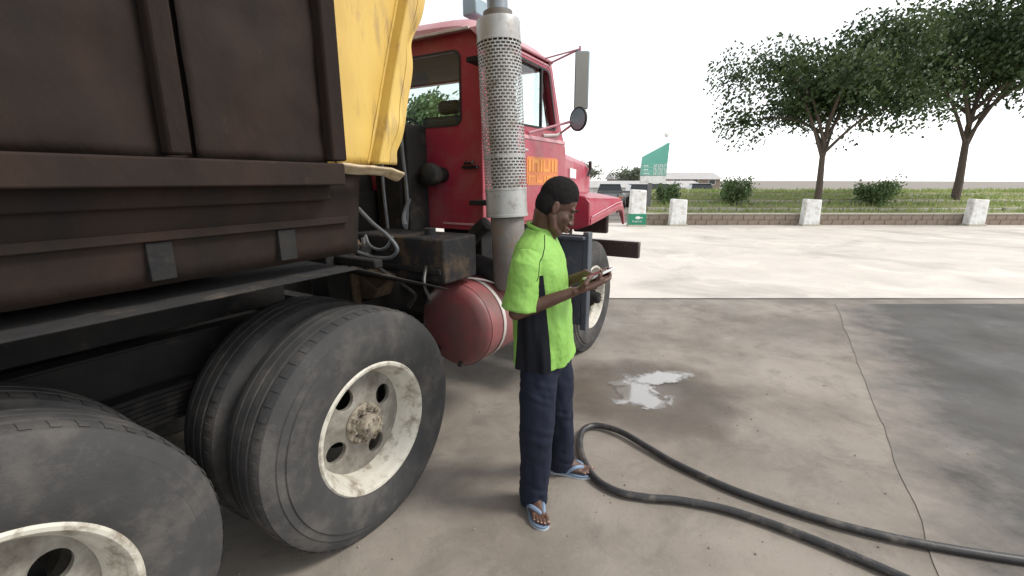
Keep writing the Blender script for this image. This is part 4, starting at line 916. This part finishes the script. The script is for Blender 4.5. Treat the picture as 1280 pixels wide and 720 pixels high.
for i in range(9000):
    y = random.uniform(18.0, 26); x = random.uniform(.292*y + .1, 36)
    z = 0
    for (y0, z0), (y1, z1) in zip(prof, prof[1:]):
        if y0 <= y <= y1: z = z0 + (z1 - z0)*(y - y0)/(y1 - y0)
    a = random.random()*6.28; h = random.uniform(.08, .24); wd = .035; dx, dy = math.cos(a)*wd, math.sin(a)*wd; lx, ly = random.uniform(-.08, .08), random.uniform(-.08, .08)
    gr.add([(x - dx, y - dy, z - .02), (x + dx, y + dy, z - .02), (x + lx, y + ly, z + h)], [(0, 1, 2)])
tag(gr.build('grass', M['grass'], smooth=0, fix=False), 'rough green and dry grass covering the terraced bank behind the low wall', 'grass', kind='stuff')
# price sign
sg = thing('price_sign', (5.85, 19.83, 0), 'tall green and white fuel price sign on a dark pole behind the low wall', 'sign')
MB().box(-.07, .07, -.07, .07, 0, 1.66).build('pole', M['pole'], sg, bevel=.01)
f = MB(); f.prism([(-.42, 1.86), (.63, 1.86), (.68, 3.20), (-.40, 2.62)], 'y', -.12, .12); f.build('green_board', M['signgreen'], sg, bevel=.02)
f = MB(); f.prism([(-.42, 1.55), (.62, 1.55), (.63, 1.855), (-.42, 1.855)], 'y', -.11, .11); f.build('white_board', M['white'], sg, bevel=.02)
f = MB(); f.ell((.55, 0, 3.5), (.10, .06, .09)); f.tube([(.55, 0, 3.15), (.55, 0, 3.45)], .025, 8); f.build('finial', M['white'], sg)
for row in range(3):
    z = 2.28 - row*.155
    x0 = -.34
    for k in range(3 if row < 2 else 4): MB().box(x0, x0 + .05, -.126, -.121, z - .045, z).build('letter', M['plate'], sg); x0 += .065
    x0 = .08
    for k in range(6):
        l = MB(); l.box(x0, x0 + .018, -.126, -.121, z - .06, z + .045)
        l.box(x0 + .0182, x0 + .06, -.126, -.121, z + (.027 if (k + row) % 2 else -.06), z + (.045 if (k + row) % 2 else -.042))
        if k % 3 != 1: l.box(x0 + .0602, x0 + .075, -.126, -.121, z - .06, z + .045)
        l.build('digit', M['plate'], sg); x0 += .088
    MB().box(-.38, .58, -.124, -.121, z - .085, z - .077).build('rule', M['plate'], sg)
# guard rail
rl = thing('guard_rail', (4.4, 24.0, 0), 'dark metal guard rail on posts behind the front of the truck', 'guard rail')
MB().box(0, 2.75, -.03, .03, 1.04, 1.14).build('rail', M['pole'], rl, bevel=.01)
for i in range(4): MB().box(.25 + i*.76, .33 + i*.76, -.04, .04, 0, 1.035).build('post', M['pole'], rl, bevel=.006)
# parked cars
def car(x, y, rz, m, label):
    t = thing('parked_car', (x, y, 0), label, 'car', 'cars parked beyond the forecourt', rz)
    hw = .85
    side = [(-2.1, .30), (-2.15, .62), (-2.0, .86), (-1.2, .95), (1.0, .95), (1.95, .82), (2.12, .60), (2.1, .30)]
    b = MB(); b.rings([[(px, yy*(1 if k else .94), pz) for px, pz in side] for k, yy in ((0, -hw), (1, -hw + .06), (1, hw - .06), (0, hw))]); b.build('body', m, t, bevel=.05)
    b = MB(); b.hexa([(-1.45, -.78, .952), (.95, -.78, .952), (.95, .78, .952), (-1.45, .78, .952), (-.95, -.62, 1.40), (.30, -.62, 1.40), (.30, .62, 1.40), (-.95, .62, 1.40)]); b.build('cabin_glass', M['carglass'], t, bevel=.04)
    b = MB(); b.box(-.98, .34, -.63, .63, 1.402, 1.45); b.build('roof', m, t, bevel=.03)
    for px in (-1.3, 1.3):
        for py in (-.84, .84):
            MB().lathe([(.18, -.10), (.30, -.10), (.32, -.06), (.32, .06), (.30, .10), (.18, .10)], (px, py, .32), 'y', 24).build('wheel', M['tyre'], t)
            MB().lathe([(0, -.09), (.18, -.08), (.18, .08), (0, .09)], (px, py, .32), 'y', 20, closed=False).build('hubcap', M['silver'], t)
    for py in (-.6, .6): MB().box(-2.165, -2.12, py - .14, py + .14, .62, .74).build('lamp', M['orange'], t, bevel=.01); MB().box(2.08, 2.14, py - .14, py + .14, .60, .70).build('headlight', M['plate'], t, bevel=.01)
car(6.2, 29.5, R(78), M['carg'], 'dark grey car parked beyond the forecourt, nearest the truck hood')
car(8.4, 31, R(85), M['carw'], 'white car parked beyond the forecourt behind the guard rail')
car(10.3, 33.5, R(95), M['carw'], 'white car parked beyond the forecourt, left of the price sign pole')
car(13.2, 33, R(80), M['carg'], 'dark grey car parked on its own behind the price sign')
# low buildings far off
def shed(x, y, wd, dp, ht, label, rz=0):
    t = thing('low_building', (x, y, 0), label, 'building', 'low buildings in the distance', rz)
    rr = 1.2 if ht > 1 else .65
    b = MB(); b.box(-wd/2, wd/2, -dp/2, dp/2, 0, ht); b.build('wall', M['white'] if ht < 1 else M['wallb'], t)
    b = MB(); b.hexa([(-wd/2 - .4, -dp/2 - .4, ht), (wd/2 + .4, -dp/2 - .4, ht), (wd/2 + .4, dp/2 + .4, ht), (-wd/2 - .4, dp/2 + .4, ht), (-wd/2 - .4, -.05, ht + rr), (wd/2 + .4, -.05, ht + rr), (wd/2 + .4, .05, ht + rr), (-wd/2 - .4, .05, ht + rr)]); b.build('roof', M['roofsheet'], t)
    n_ = int(wd/3) if ht > 1 else 0
    for i in range(n_):
        x0 = -wd/2 + 1 + i*3
        fr = MB().holed([(x0, .9), (x0 + 1.2, .9), (x0 + 1.2, 1.9), (x0, 1.9)], [(x0 + .08, .98), (x0 + 1.12, .98), (x0 + 1.12, 1.82), (x0 + .08, 1.82)], 'y', -dp/2 - .05, -dp/2 - .01, 16).build('window', M['white'], t)
        MB().box(x0 + .08, x0 + 1.12, -dp/2 - .03, -dp/2 - .012, .98, 1.82).build('pane', M['carglass'], fr)
shed(13.5, 50, 11, 7, .95, 'low pale roofed building far off behind the parked cars')
shed(27, 85, 18, 8, 1.8, 'low brown building far off to the right behind the price sign')
# trees
def tree(x, y, h, cr, n, lm, label, group, seed, ls=.22):
    rnd = random.Random(seed); t = thing('tree', (x, y, 0), label, 'tree', group)
    b = MB(); th = h*.42; b.tube([(0, 0, -.1), (.05, .02, th*.4), (.0, .1, th), (.1, .0, h*.62)], [.04*h*.55, .035*h*.5, .025*h*.5, .012*h*.5], 10)
    tips = []
    for k in range(9):
        a = k*2.4 + rnd.random(); z0 = th*(.75 + .06*k); r = cr*rnd.uniform(.5, .85); e = Vector((r*math.cos(a), r*math.sin(a), h*rnd.uniform(.55, .88)))
        m_ = Vector((e.x*.45, e.y*.45, (z0 + e.z)/2 + .05*h)); b.tube(spline([(0, .05, z0), m_, e], 4), [.012*h*.7*(1 - i/10) + .01 for i in range(9)], 6); tips.append((e, cr*rnd.uniform(.30, .5)))
        tips.append((m_ + Vector((rnd.uniform(-.5, .5)*cr*.5, rnd.uniform(-.5, .5)*cr*.5, h*.08)), cr*rnd.uniform(.25, .42)))
    for k in range(6): tips.append((Vector((rnd.gauss(0, cr*.35), rnd.gauss(0, cr*.35), h*rnd.uniform(.78, .95))), cr*rnd.uniform(.25, .4)))
    b.build('trunk', M['bark'], t)
    lv = MB()
    for i in range(n):
        c, r = tips[rnd.randrange(len(tips))]; d = Vector((rnd.gauss(0, 1), rnd.gauss(0, 1), rnd.gauss(0, .8))); d = d.normalized()*r*rnd.random()**.62
        p = c + d; q = Vector((rnd.gauss(0, 1), rnd.gauss(0, 1), rnd.gauss(0, 1))).normalized(); u_ = q.orthogonal().normalized()*ls*rnd.uniform(.5, 1); v_ = q.cross(u_).normalized()*ls*.45*rnd.uniform(.6, 1)
        lv.add([p - u_, p - u_*.1 - v_, p + u_, p - u_*.1 + v_], [(0, 1, 2, 3)])
    lv.build('crown', lm, t, smooth=0, fix=False); return t
G1 = 'trees seen through the cab windows'; G2 = 'trees at the right edge of the forecourt'
tree(-5.2, 31, 7.0, 3.0, 6200, M['leafm'], 'green leafy tree seen through the rear cab window on its right', G1, 1)
tree(-11.5, 33, 8.2, 3.6, 4200, M['leafm'], 'broad green tree behind the truck, left of the one in the cab window', G1, 2)
tree(-17, 38, 9, 4.2, 3500, M['leafd'], 'dark green tree farthest left behind the truck', G1, 3)
tree(9.4, 62, 3.6, 2.2, 2200, M['leafp'], 'small hazy tree far off above the truck hood', 'small trees in the distance', 4, .25)
tree(15.5, 60, 2.9, 2.4, 2200, M['leafp'], 'small hazy tree far off left of the price sign', 'small trees in the distance', 5, .25)
tree(13.0, 19.8, 7.5, 3.7, 22000, M['leafd'], 'spreading dark green tree on the bank, left of the two at the right', G2, 6, .13)
tree(20.5, 21.5, 9.5, 4.8, 24000, M['leafd'], 'tall dark green tree at the far right of the bank', G2, 7, .15)
def shrub(x, y, z, rad, n, label, seed):
    rn = random.Random(seed); t = thing('shrub', (x, y, z), label, 'shrub', 'shrubs on the bank'); st = MB(); lv = MB()
    for k in range(9):
        a = k*.7 + rn.random(); e = Vector((rad*.7*math.cos(a), rad*.7*math.sin(a), rad*rn.uniform(.7, 1.5))); st.tube([(0, 0, -.1), e*.5 + Vector((0, 0, .1)), e], [.02, .014, .006], 5)
        for i in range(n//9):
            p = e*rn.uniform(.45, 1.05) + Vector((rn.gauss(0, 1), rn.gauss(0, 1), rn.gauss(0, 1)))*rad*.2; q = Vector((rn.gauss(0, 1), rn.gauss(0, 1), rn.gauss(0, 1))).normalized(); u_ = q.orthogonal().normalized()*.09; v_ = q.cross(u_).normalized()*.035
            lv.add([p - u_, p - v_, p + u_, p + v_], [(0, 1, 2, 3)])
    st.build('stem', M['bark'], t); lv.build('foliage', M['leafm'], t, smooth=0, fix=False)
shrub(7.0, 21.0, .65, .55, 1300, 'bright green shrub on the bank just right of the sign pole', 1)
shrub(9.9, 20.6, .6, .7, 1700, 'bright green shrub on the bank left of the spreading tree', 2)
shrub(15.8, 20.2, .55, .8, 1900, 'bright green shrub on the bank between the two dark trees', 3)
